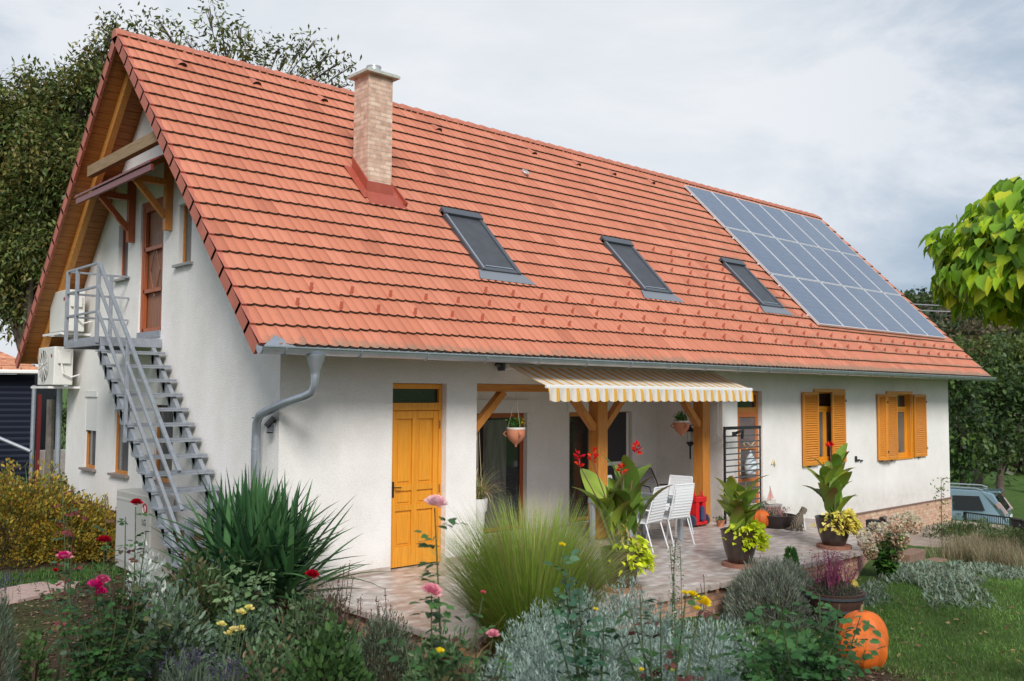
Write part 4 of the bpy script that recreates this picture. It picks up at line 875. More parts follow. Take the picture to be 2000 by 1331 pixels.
tl = thing('iron_trellis', 'black iron ladder trellis leaning on the wall in front of the screen door', 'trellis', (9.9, -.3, 0))
mb = MB(); x0, x1, y = 9.26, 10.52, -.3
mb.box(x0, x0+.035, y-.02, y+.02, .01, 1.86).box(x0+.036, x1, y-.02, y+.02, 1.80, 1.86).box(x1-.02, x1, y-.012, y+.012, .01, 1.80); mb.build('frame', BLACK, tl)
mb = MB()
for k in range(13): z = .28+k*.115; mb.box(x0+.036, x1-.021, y-.008, y+.008, z, z+.026)
mb.build('rung', mat('iron_dark', (.07, .07, .075), .6), tl)
MB().box(9.5, 9.62, y-.05, y-.02, 1.68, 1.76).tube([(9.62, y-.05, 1.74), (9.78, y-.08, 1.78), (9.80, y-.05, 1.62)], .03, 6).build('padlock', BLACK, tl)
wb = thing('cloth_decoration', 'pale blue and white cloth ornament with bow hanging on the screen door', 'door ornament', (10.15, -.02, 1.2))
MB().lathe([(.02, -.34), (.10, -.30), (.13, -.15), (.09, 0), (.03, .10), (.012, .16)], (10.38, -.16, 1.20), 12).build('body', mat('cloth_blue', (.50, .62, .68), .8, col2=(.75, .78, .78), nscale=14), wb, smooth=True)
MB().tube([(10.20, -.17, 1.42), (10.12, -.17, 1.50), (10.2, -.17, 1.55), (10.38, -.17, 1.45), (10.55, -.17, 1.56), (10.58, -.17, 1.44), (10.38, -.17, 1.45), (10.22, -.17, 1.40)], .012, 6).tube([(10.0, -.17, 1.4), (9.97, -.18, 1.15), (10.0, -.17, .9)], .012, 6).build('bow', mat('straw', (.62, .5, .3), .9), wb)
# ---------------------------------------------------------------- table and chairs
CH = mat('chair_white', (.72, .73, .74), .5); CHW = mat('chair_weave', (.76, .77, .78), .6, noise=.1, nscale=60)
tb = thing('patio_table', 'grey rectangular patio table with glass top among white chairs', 'table', (6.4, -.55, 0))
TX0, TX1, TY0, TY1 = 5.66, 7.08, -1.0, -.08
MB().box(TX0+.04, TX1-.04, TY0+.04, TY1-.04, .722, .734).build('glass_top', mat('table_glass', (.12, .16, .15), .08, spec=.8), tb)
MB().box(TX0, TX1, TY0, TY0+.05, .66, .74).box(TX0, TX1, TY1-.05, TY1, .66, .74).box(TX0, TX0+.05, TY0+.05, TY1-.05, .66, .74).box(TX1-.05, TX1, TY0+.05, TY1-.05, .66, .74).build('frame', mat('table_grey', (.36, .39, .43), .4, .5), tb, bevel=.006)
for x in (TX0+.02, TX1-.09):
    for y in (TY0+.02, TY1-.09): MB().box(x, x+.07, y, y+.07, .005, .66).build('leg', mat('table_leg', (.42, .45, .49), .4, .5), tb, bevel=.006)
def chair(label, wv=CHW, fr=CH, recl=0, nm='patio_chair'):
    c_ = thing(nm, label, 'chair', (0, 0, 0), 'white chairs around the patio table')
    mb = MB(); V = []; n = 12
    for k in range(n+1):
        t_ = k/n; y = -.22-(.13+recl)*t_-.03*math.sin(t_*3.1); z = .44+(.56-recl*.25)*t_
        for x in (-.23, .23): V.append((x*(1-.08*t_), y, z)); V.append((x*(1-.08*t_), y-.012, z))
    mb.add(V, [(k*4+0, (k+1)*4+0, (k+1)*4+2, k*4+2) for k in range(n)]+[(k*4+1, k*4+3, (k+1)*4+3, (k+1)*4+1) for k in range(n)])
    mb.build('backrest', wv, c_)
    mb = MB()
    for k in range(n):
        t_ = (k+.5)/n; y = -.22-(.13+recl)*t_-.03*math.sin(t_*3.1); z = .44+(.56-recl*.25)*t_; mb.box(-.22, .22, y-.0145, y+.003, z-.014, z+.014)
    mb.build('slat', fr if fr is CH else wv, c_)
    MB().box(-.23, .23, -.22, .24, .425, .44).build('seat', wv, c_, bevel=.005)
    for s in (-1, 1):
        MB().tube([(s*.24, -.22, .43), (s*.238, -.31-recl*.5, .75-recl*.1), (s*.225, -.36-recl, 1.0-recl*.25)], .013, 6).build('back_frame', fr, c_, smooth=True)
        MB().tube([(s*.235, -.20, .43), (s*.25, -.34, .0)], .012, 6).build('leg', fr, c_); MB().tube([(s*.235, .22, .43), (s*.25, .27, .0)], .012, 6).build('leg', fr, c_)
        MB().tube([(s*.24, -.28, .64), (s*.27, -.1, .66), (s*.27, .18, .65), (s*.25, .235, .44)], .013, 6).build('armrest', fr, c_, smooth=True)
    MB().tube([(-.222, -.362-recl, 1.0-recl*.25), (.222, -.362-recl, 1.0-recl*.25)], .014, 6).tube([(-.235, -.2, .43), (.235, -.2, .43)], .012, 6).tube([(-.235, .23, .43), (.235, .23, .43)], .012, 6).build('frame', fr, c_); return c_
gname = 'white chairs around the patio table'
c0 = chair('white woven armchair at the table, left of the pair turned back to the garden'); c0.location = (5.92, -1.02, 0); c0.rotation_euler = (0, 0, R(10))
dup(c0, (6.66, -.98, 0), R(-4), 'white woven armchair in front of the porch, right one of the pair')
dup(c0, (7.45, -.42, 0), R(97), 'white armchair at the right end of the table, behind the pair')
dup(c0, (6.72, .14, 0), R(184), 'white armchair on the far side of the table near the first porch post')
c1 = chair('grey reclining garden chair with black armrests at the back of the porch', mat('sling_grey', (.30, .29, .28), .7), BLACK, .22, 'recliner_chair'); c1.location = (8.9, 1.05, 0); c1.rotation_euler = (0, 0, R(160)); del c1['group']
# red gas-canister-like fire pump by the post
fx = thing('red_crate_cart', 'bright red plastic toy cart standing against the second porch post', 'toy cart', (8.65, -.3, 0))
REDP = mat('red_plastic', (.55, .012, .015), .35); x, y = 8.66, -.10
MB().box(x-.17, x+.17, y-.12, y+.12, .04, .10).box(x-.15, x-.05, y-.1, y+.1, .10, .50).box(x+.05, x+.15, y-.1, y+.1, .10, .50).box(x-.17, x+.17, y-.11, y+.11, .46, .56).build('body', REDP, fx, bevel=.015)
MB().tube([(x-.13, y-.05, .56), (x-.1, y, .63), (x-.05, y+.03, .57)], .02, 6).tube([(x+.1, y-.05, .56), (x+.13, y, .64)], .02, 6).build('grip', REDP, fx); MB().lathe([(.04, 0), (.05, .03), (.045, .25), (.02, .27)], (x, y-.12, .12), 10).build('bottle', mat('blue_dark', (.03, .05, .12), .4), fx)
for s in (-1, 1): MB().tube([(x+s*.19, y-.02, .12), (x+s*.23, y-.02, .12)], .11, 14).build('wheel', mat('wheel_dark', (.05, .06, .1), .5), fx)
# ---------------------------------------------------------------- plants: builders
def gbase(q, dz=0): return Vector((q.x, q.y, gz(q.x, q.y)+dz))
def V3(a): return np.array([a[0], a[1], a[2]], float)
def cane(base, tip, bend=.1, n=7, sag=0):
    base = Vector(base); tip = Vector(tip); b = Vector((random.uniform(-1, 1), random.uniform(-1, 1), 0))*bend; pts = []
    for i in range(n):
        t = i/(n-1); p = base.lerp(tip, t)+b*math.sin(math.pi*t)+Vector((0, 0, sag*math.sin(math.pi*t)*.5)); h = (tip-base); h.z = 0
        p -= h*(.35*math.sin(math.pi*t)*(1-t)); pts.append(p)
    return pts
def on(pts, t):
    f = t*(len(pts)-1); i = min(int(f), len(pts)-2); return pts[i].lerp(pts[i+1], f-i)
def bloom(name, parent, c, s, cols, n=34, up=None, tight=0):
    """rose-like bloom: rings of cupped petals"""
    up = Vector(up or (random.uniform(-.3, .1), random.uniform(-.5, -.1), 1)).normalized(); q = up.to_track_quat('Z', 'Y'); P = []; D = []; N = []; L = []; W = []
    for k in range(n):
        t = k/n; a = k*2.399; el = (.0+1.4*t**.7)+tight*.5; rr = s*.16*(1-t)
        d = q @ Vector((math.cos(a)*math.cos(el), math.sin(a)*math.cos(el), math.sin(el))); nn = q @ Vector((-math.cos(a)*math.sin(el), -math.sin(a)*math.sin(el), math.cos(el)))
        P.append(V3(Vector(c)+q @ Vector((math.cos(a)*rr, math.sin(a)*rr, 0)))); D.append(V3(d)); N.append(V3(nn)*1); L.append(s*(.52-.04*t)); W.append(s*(.60-.25*t))
    T = (np.array([(0,0,0),(.35,-.45,.14),(.85,-.42,.2),(1.02,0,.1),(.85,.42,.2),(.35,.45,.14),(.55,0,-.06)]), OV[1])
    return leaves(name, np.array(P), np.array(D), np.array(N), np.array(L), np.array(W), pal(cols, n, .08), PETAL, parent, T)
def roseleaves(pts_list, per, cols, size=.05, t0=.25, t1=1.0):
    P = []; D = []; N = []; L = []
    for pts in pts_list:
        for k in range(per):
            t = t0+(t1-t0)*(k+random.random()*.7)/per; b = on(pts, min(t, .99)); a = random.uniform(0, 6.28); e = random.uniform(-.15, .7)
            d = Vector((math.cos(a)*math.cos(e), math.sin(a)*math.cos(e), math.sin(e))); s = d.cross(Vector((0, 0, 1))).normalized(); u = s.cross(d); ln = size*random.uniform(2.2, 3.4)
            for j, (f, sd_) in enumerate(((.12, 1), (.12, -1), (.42, 1), (.42, -1), (.7, 0))):
                p = b+d*ln*f-Vector((0, 0, 1))*ln*f*f*.3; dd = (d*(1 if sd_ == 0 else .45)+s*sd_*.9).normalized(); dd.z -= random.uniform(.05, .5)
                P.append(V3(p)); D.append(V3(dd)); N.append(V3(u)+rng.normal(0, .3, 3)); L.append(size*random.uniform(.75, 1.25)*(1.15 if sd_ == 0 else 1))
    n = len(P); L = np.array(L); return np.array(P), np.array(D), np.array(N), L, L*.66, np.repeat(pal(cols, n//5+1, .2), 5, 0)[:n]
GREENS = [(.022, .055, .018), (.03, .075, .022), (.04, .095, .026), (.028, .06, .03)]
BRONZE = [(.08, .03, .025), (.05, .045, .02), (.10, .05, .025)]
STEM = mat('stem_green', (.05, .075, .022), .7, noise=.3); STEMB = mat('stem_brown', (.075, .045, .028), .85, noise=.3)
def rose(label, base, tips, flowers, per=9, cols=GREENS, size=.05, t0=.25, extra=0, group='rose bushes in the bed', stem=STEM, cat_='rose bush', cl=None):
    base = gbase(Vector(base)); t_ = thing('rose_bush', label, cat_, base, group); mb = MB(); L = []
    tips = [Vector(t) for t in tips]
    for k in range(extra):
        t = random.choice(tips[:len(tips)]); tips.append(base+(t-base)*random.uniform(.4, .8)+Vector((random.uniform(-.25, .25), random.uniform(-.25, .25), 0)))
    for t in tips:
        pts = cane(base+Vector((random.uniform(-.06, .06), random.uniform(-.06, .06), -.02)), t, .06); L.append(pts); mb.tube(pts, [.009-.005*i/6 for i in range(7)], 5)
    mb.build('stem', stem, t_, smooth=True)
    leaves('leaves', *roseleaves(L, per, cols, size, t0), LEAF, t_)
    for f in flowers:
        c_, s, cc = f[:3]; bloom('blossom', t_, c_, s, cc, n=26 if s > .06 else 12, tight=0 if s > .06 else 1)
    return t_
def mound(name, label, cat_, c, rx, ry, h, n, ls, lw, cols, T=LA, up=.6, group=None, lump=.25, jit=.12, twig=None):
    c = Vector(c); t_ = thing(name, label, cat_, c, group)
    d = rdir(n); d[:, 2] = abs(d[:, 2]); r = (.72+.28*rng.random((n, 1))**.6)
    az = np.arctan2(d[:, 1], d[:, 0]); lumps = 1+lump*np.sin(az*5+rng.random()*6)*.5+lump*np.sin(az*11+d[:, 2]*9)*.35+lump*np.sin(d[:, 2]*17+az*3)*.3
    P = V3(c)+d*r*lumps[:, None]*[rx, ry, h]; D = unit(d*[1, 1, .6]+[0, 0, up]+rng.normal(0, .35, (n, 3)))
    leaves('foliage', P, D, rdir(n), ls*(.7+.6*rng.random(n)), lw*(.8+.4*rng.random(n)), pal(cols, n, jit), LEAF, t_, T)
    mb = MB()
    for k in range(twig or 14):
        a = random.uniform(0, 6.28); q = c+Vector((math.cos(a)*rx*.6*random.random()**.5, math.sin(a)*ry*.6*random.random()**.5, h*random.uniform(.5, .85))); mb.tube([c+Vector((0, 0, -.05)), c.lerp(q, .5)+Vector((0, 0, h*.05)), q], [.012, .008, .004], 4)
    mb.build('stem', STEMB, t_); return t_
def tree(name, label, cat_, base, clusters, ls, lw, cols, dens=60, T=LA, group=None, trunk=.22, droop=.3, mat_=LEAF, jit=.18):
    """clusters: (Vector centre, radius); branches run from the trunk to each"""
    base = Vector(base); t_ = thing(name, label, cat_, base, group); zmin = min(c[0].z-c[1] for c in clusters); cen = sum((c[0] for c in clusters), Vector())/len(clusters)
    fork = Vector((base.x*.7+cen.x*.3, base.y*.7+cen.y*.3, max(base.z+.8, base.z+(zmin-base.z)*.8))); mb = MB()
    mb.tube([base-Vector((0, 0, .2)), base+Vector((0, 0, .25)), base.lerp(fork, .5)+Vector((trunk*.3, 0, 0)), fork], [trunk*1.5, trunk*1.1, trunk*.9, trunk*.75], 10)
    for c, r in clusters:
        mid = fork.lerp(c, .5)+Vector((random.uniform(-.2, .2), random.uniform(-.2, .2), .12*(c-fork).length)); mb.tube([fork-Vector((0, 0, .1)), mid, c], [trunk*.3, trunk*.12, trunk*.04], 6)
        for k in range(5):
            q = c+Vector(rdir(1)[0])*r*.85; mb.tube([mid.lerp(c, .6), c.lerp(q, .4), q], [trunk*.08, trunk*.05, trunk*.02], 4)
    mb.build('trunk', BARK, t_, smooth=True); PP = []; DD = []; CC = []
    for c, r in clusters:
        n = int(dens*(r/ls)**2*.12)+20; ns = max(4, n//16); s = rdir(ns)*(rng.random((ns, 1))**.45)*r; k = rng.integers(0, ns, n)
        P = V3(c)+s[k]+rng.normal(0, 1, (n, 3))*ls*1.25; D = unit(unit(s[k]+1e-6)*.6+rng.normal(0, .6, (n, 3))+[0, 0, -droop]); PP.append(P); DD.append(D)
        base_c = pal(cols, ns, jit)[k]; CC.append(np.clip(base_c*(1+rng.normal(0, .12, (n, 1))), .002, 1))
    P = np.concatenate(PP); D = np.concatenate(DD); n = len(P)
    leaves('crown', P, D, unit(rng.normal(0, .7, (n, 3))+[0, 0, 1]), ls*(.7+.6*rng.random(n)), lw*(.7+.6*rng.random(n)), np.concatenate(CC), mat_, t_, T); return t_
def cl(d, lst): return [(at(x, y, d+random.uniform(-1, 1)*r*d/FPX*.8), r*d/FPX) for x, y, r in lst]
# ---------------------------------------------------------------- trees behind the house
WAL = [(.06, .088, .026), (.08, .115, .032), (.115, .13, .04), (.05, .07, .024), (.14, .12, .04)]
A = [(20,230,55),(70,215,50),(120,200,50),(165,165,45),(195,120,32),(215,75,14),(225,45,12),(30,300,70),(100,290,70),(160,250,60),(20,390,80),(90,380,75),(150,340,60),(30,480,80),(90,470,70),(10,560,60),(60,560,50),(30,620,30),(110,520,40),(-60,300,90),(-60,450,90),(-40,200,50),(60,160,22),(190,200,40),(140,420,40)]
b_ = at(40, 800, 25); b_.z = -.3
tree('walnut_tree', 'tall dark walnut tree with loose outer twigs left of the gable', 'tree', b_, cl(25, A), .16, .065, WAL, 720, group='trees behind the house', trunk=.3)
B = [(430,45,24),(405,15,16),(440,90,30),(465,60,20),(400,105,26),(370,80,22),(480,100,22),(350,110,24),(290,70,22),(310,45,14),(265,65,12),(330,75,16),(520,120,26),(560,110,20),(590,90,18),(600,130,26),(575,145,24),(630,140,18),(650,165,16),(665,120,10),(685,130,9),(640,110,9),(675,165,16),(500,140,30),(250,90,20),(450,130,30),(545,95,9),(615,80,8)]
b_ = at(450, 800, 25); b_.z = -.3
tree('walnut_tree', 'walnut tree whose top twigs rise above the roof ridge left of the chimney', 'tree', b_, cl(25, B), .17, .065, [(.07, .09, .028), (.10, .12, .035), (.13, .12, .035), (.05, .07, .02)], 150, group='trees behind the house', trunk=.16)
# ---- right side background
RG = [(.028, .055, .016), (.045, .080, .020), (.065, .105, .026), (.02, .038, .013)]
def T(label, px, pyb, d, lst, cols, ls=.22, lw=.12, dens=260, g='trees beyond the right end of the house'):
    b = at(px, pyb, d); b.z = gz(b.x, b.y) if d < 60 else b.z; tree('broadleaf_tree', label, 'tree', b, cl(d, lst), ls, lw, cols, dens, OV, g, .2)
T('dense green bushy tree right behind the house corner', 1880, 960, 36, [(1865,780,40),(1880,840,45),(1870,720,30),(1890,900,35),(1860,880,30),(1900,760,35)], RG)
T('wide dark tree above the parked car', 1950, 930, 40, [(1930,760,45),(1960,800,50),(1990,760,45),(1925,840,40),(2010,850,50),(1950,880,30),(1940,720,30)], [(.022, .042, .014), (.035, .062, .018), (.05, .075, .02)])
T('pale yellow-green tree at the picture edge behind the wide dark tree', 2010, 930, 47, [(1985,700,40),(2020,680,40),(1960,690,30),(2030,740,50),(1990,880,25)], [(.07, .11, .03), (.10, .13, .035), (.05, .075, .025)], .22)
T('round bush with yellowish leaves under the roof corner', 1905, 700, 44, [(1880,690,26),(1905,715,28),(1925,680,20),(1895,740,25)], [(.075, .10, .03), (.05, .08, .022), (.10, .10, .035)], .2)
# hillside far right with its wood
mb = MB(); nu, nv = 46, 24; hv = []
for j in range(nv):
    for i in range(nu):
        px = 1350+i*40; dr = (at(px, 780, 1)-Vector(CAM)); dr.z = 0; dr.normalize(); dist = 58+j*7; q = Vector(CAM)+dr*dist
        edge = sm(1450, 1800, px); hv.append((q.x, q.y, -2.2+edge*17.0*sm(55, 165, dist)*(1+.12*math.sin(px*.011)+.05*math.sin(px*.05))+.4*math.sin(dist*.3+px*.02)-3*(j == 0)))
mb.v = hv; mb.f = [(j*nu+i, j*nu+i+1, (j+1)*nu+i+1, (j+1)*nu+i) for j in range(nv-1) for i in range(nu-1)]; mb.mi = [0]*len(mb.f)
tag(mb.build('hills', mat('hill_scrub', (.06, .06, .03), .95, col2=(.025, .04, .015), nscale=.35), smooth=True), kind='structure')
PP = []; CC = []
for k in range(1300):
    i = rng.integers(0, nv)*nu+rng.integers(8, 24); q = np.array(hv[i])+rng.normal(0, 2, 3)*[1, 1, 0]
    if q[2] < 1 and rng.random() < .5: pass
    r = rng.uniform(1.0, 2.6); n = 110; s = rdir(n)*r*(.75+.25*rng.random((n, 1))); s[:, 2] = abs(s[:, 2])*1.2
    PP.append(q+s); base_c = np.array([[(.025, .045, .018), (.05, .06, .025), (.09, .075, .04), (.04, .065, .02), (.07, .06, .04)][rng.integers(0, 5)]]); CC.append(np.clip(base_c*(1+rng.normal(0, .25, (n, 1))), .003, 1))
P = np.concatenate(PP); n = len(P)
tag(leaves('woodland', P, rdir(n), rdir(n), rng.uniform(.35, .8, n), rng.uniform(.3, .6, n), np.concatenate(CC), LEAF, None, LA), kind='stuff')
mb = MB()
for dz_ in (0, .35): mb.tube([at(1700, 602, 55)+Vector((0, 0, dz_)), at(1850, 606, 55)+Vector((0, 0, dz_-.1)), at(2060, 600, 55)+Vector((0, 0, dz_))], .03, 5)
tag(mb.build('power_cable', mat('cable', (.3, .3, .32), .6)), 'pair of grey overhead cables in front of the far wooded hill', 'cable')
# catalpa with big heart leaves at the right edge
cc_ = at(2118, 505, 8.6); base = Vector((cc_.x, cc_.y, gz(cc_.x, cc_.y))); t_ = thing('catalpa_tree', 'globe-shaped catalpa tree with big yellow-green heart leaves at the right edge', 'tree', base)
fork = Vector((cc_.x, cc_.y, cc_.z-.45)); mb = MB(); mb.tube([base-Vector((0, 0, .2)), base+Vector((.02, 0, 1.5)), fork], [.10, .075, .07], 10)
n = 5600; d = rdir(n); d = d[d[:, 2] > -.62]; n = len(d); rr = (.62+.38*rng.random((n, 1))**.5); az = np.arctan2(d[:, 1], d[:, 0]); rr = rr*(1+.05*np.sin(az*6+d[:, 2]*5)+.05*np.sin(d[:, 2]*12+az*2))[:, None]
low = np.clip(-d[:, 2:3], 0, 1); P = V3(cc_)+d*rr*[1.30, 1.30, .80]+[0, 0, .02]; D = unit(d*[.6, .6, .2]+[0, 0, -.95]+rng.normal(0, .3, (n, 3)))
cw = pal([(.24, .36, .035), (.32, .43, .04), (.18, .30, .035), (.13, .24, .03), (.40, .43, .05), (.10, .19, .03), (.15, .27, .035), (.18, .30, .035)], n, .2); 
leaves('crown', P, D, unit(d+[0, 0, .5]+rng.normal(0, .3, (n, 3))), rng.uniform(.08, .19, n), rng.uniform(.06, .15, n), cw, leafmat('catalpa_leaf', .24, .5, .25), t_, HE)
for k in range(60): q = Vector(P[rng.integers(0, n)]); mb.tube([fork, fork.lerp(q, .5)+Vector((0, 0, .1)), q], [.03, .018, .006], 5)
mb.build('trunk', BARK, t_, smooth=True)
# ---------------------------------------------------------------- barn, posts left
pb = at(66, 800, 21); pb.z = 0; dx_ = Vector((-.93, .37, 0)).normalized(); dy_ = Vector((.37, .93, 0)).normalized()
bn = thing('barn', 'dark navy corrugated barn with orange tiled roof at the left edge', 'barn', (pb.x, pb.y, -.4)); mb = MB(); n = 25
for k in range(n):
    z0 = -.4+k*.13; q = [pb+Vector((0, 0, z0)), pb+dx_*6+Vector((0, 0, z0)), pb+dx_*6+Vector((0, 0, z0+.08))-dy_*.03, pb+Vector((0, 0, z0+.08))-dy_*.03]; mb.poly(q); mb.poly([q[3], q[2], pb+dx_*6+Vector((0, 0, z0+.13)), pb+Vector((0, 0, z0+.13))])
mb.poly([pb+Vector((0, 0, -.4)), pb+Vector((0, 0, 2.9)), pb+dy_*5+Vector((0, 0, 2.9)), pb+dy_*5+Vector((0, 0, -.4))]); mb.build('wall', mat('navy_sheet', (.012, .016, .03), .75, 0, spec=.2), bn)
e0 = pb-dx_*.12-dy_*.35+Vector((0, 0, 2.92)); up_ = Vector((0, 0, 1.15))
e0b = e0+dx_*2.6+dy_*2.6+up_*.95
MB().hexa([e0, e0+dx_*7, e0+dx_*7+Vector((0, 0, .08)), e0+Vector((0, 0, .08))], [e0b, e0+dx_*7+dy_*2.6+up_*.95, e0+dx_*7+dy_*2.6+up_*.95+Vector((0, 0, .08)), e0b+Vector((0, 0, .08))]).build('roof', brickmat('barn_tiles', (.50, .20, .11), (.60, .28, .16), (.25, .10, .06), bw=.22, bh=.16), bn)
MB().tube([e0+Vector((0, 0, -.02)), e0+dx_*7+Vector((0, 0, -.02))], .05, 6).build('gutter', WHITEP, bn)
g1 = at(66, 780, 20.5); tag(MB().tube([Vector((g1.x, g1.y, 2.6)), Vector((g1.x, g1.y, .5)), at(76, 925, 20)], .045, 8).tube([at(-20, 848, 20), at(60, 882, 20)], .04, 8).build('drainpipe', STEEL, None, smooth=True), 'grey drainpipe on the barn corner with a slanting branch', 'drainpipe')
q = at(73, 900, 20); tag(MB().box(q.x-.035, q.x+.035, q.y-.035, q.y+.035, gz(q.x, q.y), 2.4).build('red_post', mat('red_paint', (.13, .012, .012), .5)), 'dark red square post beside the navy barn', 'post')
q = at(95, 900, 18.5); tag(MB().tube([(q.x, q.y, gz(q.x, q.y)), (q.x+.01, q.y, 1.2), (q.x, q.y, 2.3)], [.085, .08, .075], 8).build('wooden_post', mat('post_wood', (.15, .13, .11), .9, noise=.3, bump=.4), smooth=True), 'weathered grey round post between barn and house', 'post')
q = at(95, 900, 21); tag(MB().box(q.x-.25, q.x+1.6, q.y, q.y+.15, -.4, 1.12).build('garden_wall', mat('old_plaster', (.42, .38, .34), .9, noise=.2, bump=.3), bevel=.01), 'low pale plaster garden wall behind the wooden post', 'garden wall')
MB().tube([(-.10, 8.62, 2.7), (-.10, 8.62, -.3)], .055, 10).build('downpipe', ZINC, house, smooth=True)
# bush gap filler behind: hedge behind the posts
q = at(90, 880, 24); mound('hedge_bush', 'dark hedge bush in the gap between barn and house', 'bush', (q.x, q.y, -.3), 2.2, 1.5, 2.6, 2600, .12, .07, [(.03, .05, .018), (.05, .07, .02)])
# ---------------------------------------------------------------- car
car = thing('parked_car', 'light blue-grey SUV parked on the slope beyond the house corner', 'car', (0, 0, 0)); PAINT = mat('car_paint', (.27, .39, .46), .25, .55, coat=.8)
# local frame: x forward, y left, z up; rear at x=0
side = [(0.05,.42),(0.0,.70),(.06,.98),(.12,1.10),(.42,1.58),(.75,1.66),(2.3,1.68),(2.95,1.55),(3.55,1.12),(4.35,.98),(4.55,.75),(4.52,.40)]
mb = MB(); hw = .90; V = []; ns = len(side)
def tw(z): return hw if z < 1.05 else hw-.20*(z-1.05)/.6
rows = [(-1, 0), (-.93, .03), (0, .045), (.93, .03), (1, 0)]
for y_, cr_ in rows:
    for x, z in side: V.append((x+(0 if x > 2 else -cr_*.8*(1 if x < .5 else 0)), y_*tw(z), z+(cr_ if z > 1.3 else 0)))
fs = [(a*ns+i, (a+1)*ns+i, (a+1)*ns+i+1, a*ns+i+1) for a in range(4) for i in range(ns-1)]
wx = [.92, 3.62]; arch = []
def sidepoly(sgn):
    pts = [(x, z) for x, z in side]; low = []
    for wxc in (wx[1], wx[0]):
        low += [(wxc+.40*math.cos(a), .36+.40*math.sin(a)*1.0) for a in [math.pi*k/10 for k in range(11)]]
    return [(x, sgn*tw(z), z) for x, z in pts+[(x, max(z, .36)) for x, z in low]]
mb.add(V, fs); mb.poly(sidepoly(1)); mb.poly(sidepoly(-1)[::-1]); mb.mi = mb.mi[:]; body = mb.build('body', PAINT, car)
GL = mat('car_glass', (.015, .017, .02), .05, spec=.9)
for s in (1, -1):
    f = lambda x, z: (x, s*(tw(z)+.004), z); mb = MB()
    mb.poly([f(.62, 1.08), f(1.55, 1.05), f(1.6, 1.50), f(.80, 1.52)][::s]); mb.poly([f(1.62, 1.05), f(2.5, 1.05), f(2.45, 1.52), f(1.66, 1.52)][::s]); mb.poly([f(2.56, 1.05), f(3.38, 1.05), f(2.9, 1.46), f(2.52, 1.52)][::s]); mb.build('side_window', GL, car)
    MB().tube([(.7, s*.66, 1.70), (.9, s*.68, 1.76), (2.2, s*.68, 1.76), (2.5, s*.66, 1.69)], .022, 6).build('roof_rail', mat('rail_silver', (.55, .57, .58), .3, .7), car)
    MB().bar((.03, s*.78, .98), (.28, s*.80, 1.34), .12, .16).build('tail_light', mat('tail_clear', (.42, .30, .30), .2), car, bevel=.02)
    MB().bar((-.05, s*.70, .62), (.02, s*.70, .62), .25, .07).build('reflector', mat('reflector_red', (.4, .02, .02), .3), car)
    for wxc in wx:
        wl = MB().tube([(wxc, s*.70, .36), (wxc, s*.885, .36)], .35, 24).build('wheel', mat('tyre', (.015, .015, .015), .8), car, bevel=.02); MB().tube([(wxc, s*.88, .36), (wxc, s*.90, .36)], .21, 16).build('rim', ZINC, wl)
    MB().box(1.3, 1.45, s*.905, s*.925, .93, .955).box(2.25, 2.4, s*.905, s*.925, .93, .955).build('door_handle', PAINT, car)
MB().add([(.105, -.66, 1.08), (.105, .66, 1.08), (.375, .56, 1.53), (.375, -.56, 1.53)], [(3, 2, 1, 0)]).build('rear_window', GL, car).location = (-.065, 0, .01)
MB().box(-.08, .10, -.86, .86, .42, .68).build('bumper', PAINT, car, bevel=.05); MB().box(-.055, -.03, -.26, .26, .80, .91).build('number_plate', WHITEP, car)
MB().box(.2, .55, -.55, .55, 1.63, 1.68).build('spoiler', PAINT, car, bevel=.015)
q = at(1955, 1046, 30); car.location = (q.x+.1, q.y-.25, q.z-.22); car.rotation_euler = (0, 0, R(104))
print('car', q, gz(q.x, q.y))
# black fence bars in front of the car
fc = thing('metal_fence', 'black upright-bar metal fence running past the parked car', 'fence', at(1940, 1050, 24)); fp = [(1884, 1001, 1040, 27), (1976, 1012, 1052, 24), (1996, 1016, 1064, 21), (2040, 1030, 1100, 18)]
mb = MB()
for a, b in zip(fp[:-1], fp[1:]): mb.bar(at(a[0], a[1], a[3]), at(b[0], b[1], b[3]), .035, .04); mb.bar(at(a[0], a[2]-4, a[3]), at(b[0], b[2]-4, b[3]), .03, .03)
mb.build('rail', BLACK, fc)
for a in fp: q0 = at(a[0], a[1]-1, a[3]); q1 = at(a[0], a[2], a[3]); MB().bar(q1-Vector((0, 0, .25)), q0, .06, .06).build('post', BLACK, fc)
mb = MB()
for a, b in zip(fp[:-1], fp[1:]):
    n = int((at(a[0], a[1], a[3])-at(b[0], b[1], b[3])).length/.13)
    for k in range(1, n): t = k/n; mb.bar(at(a[0], a[1], a[3]).lerp(at(b[0], b[1], b[3]), t), at(a[0], a[2]-4, a[3]).lerp(at(b[0], b[2]-4, b[3]), t), .014, .014)
mb.build('bar', BLACK, fc)
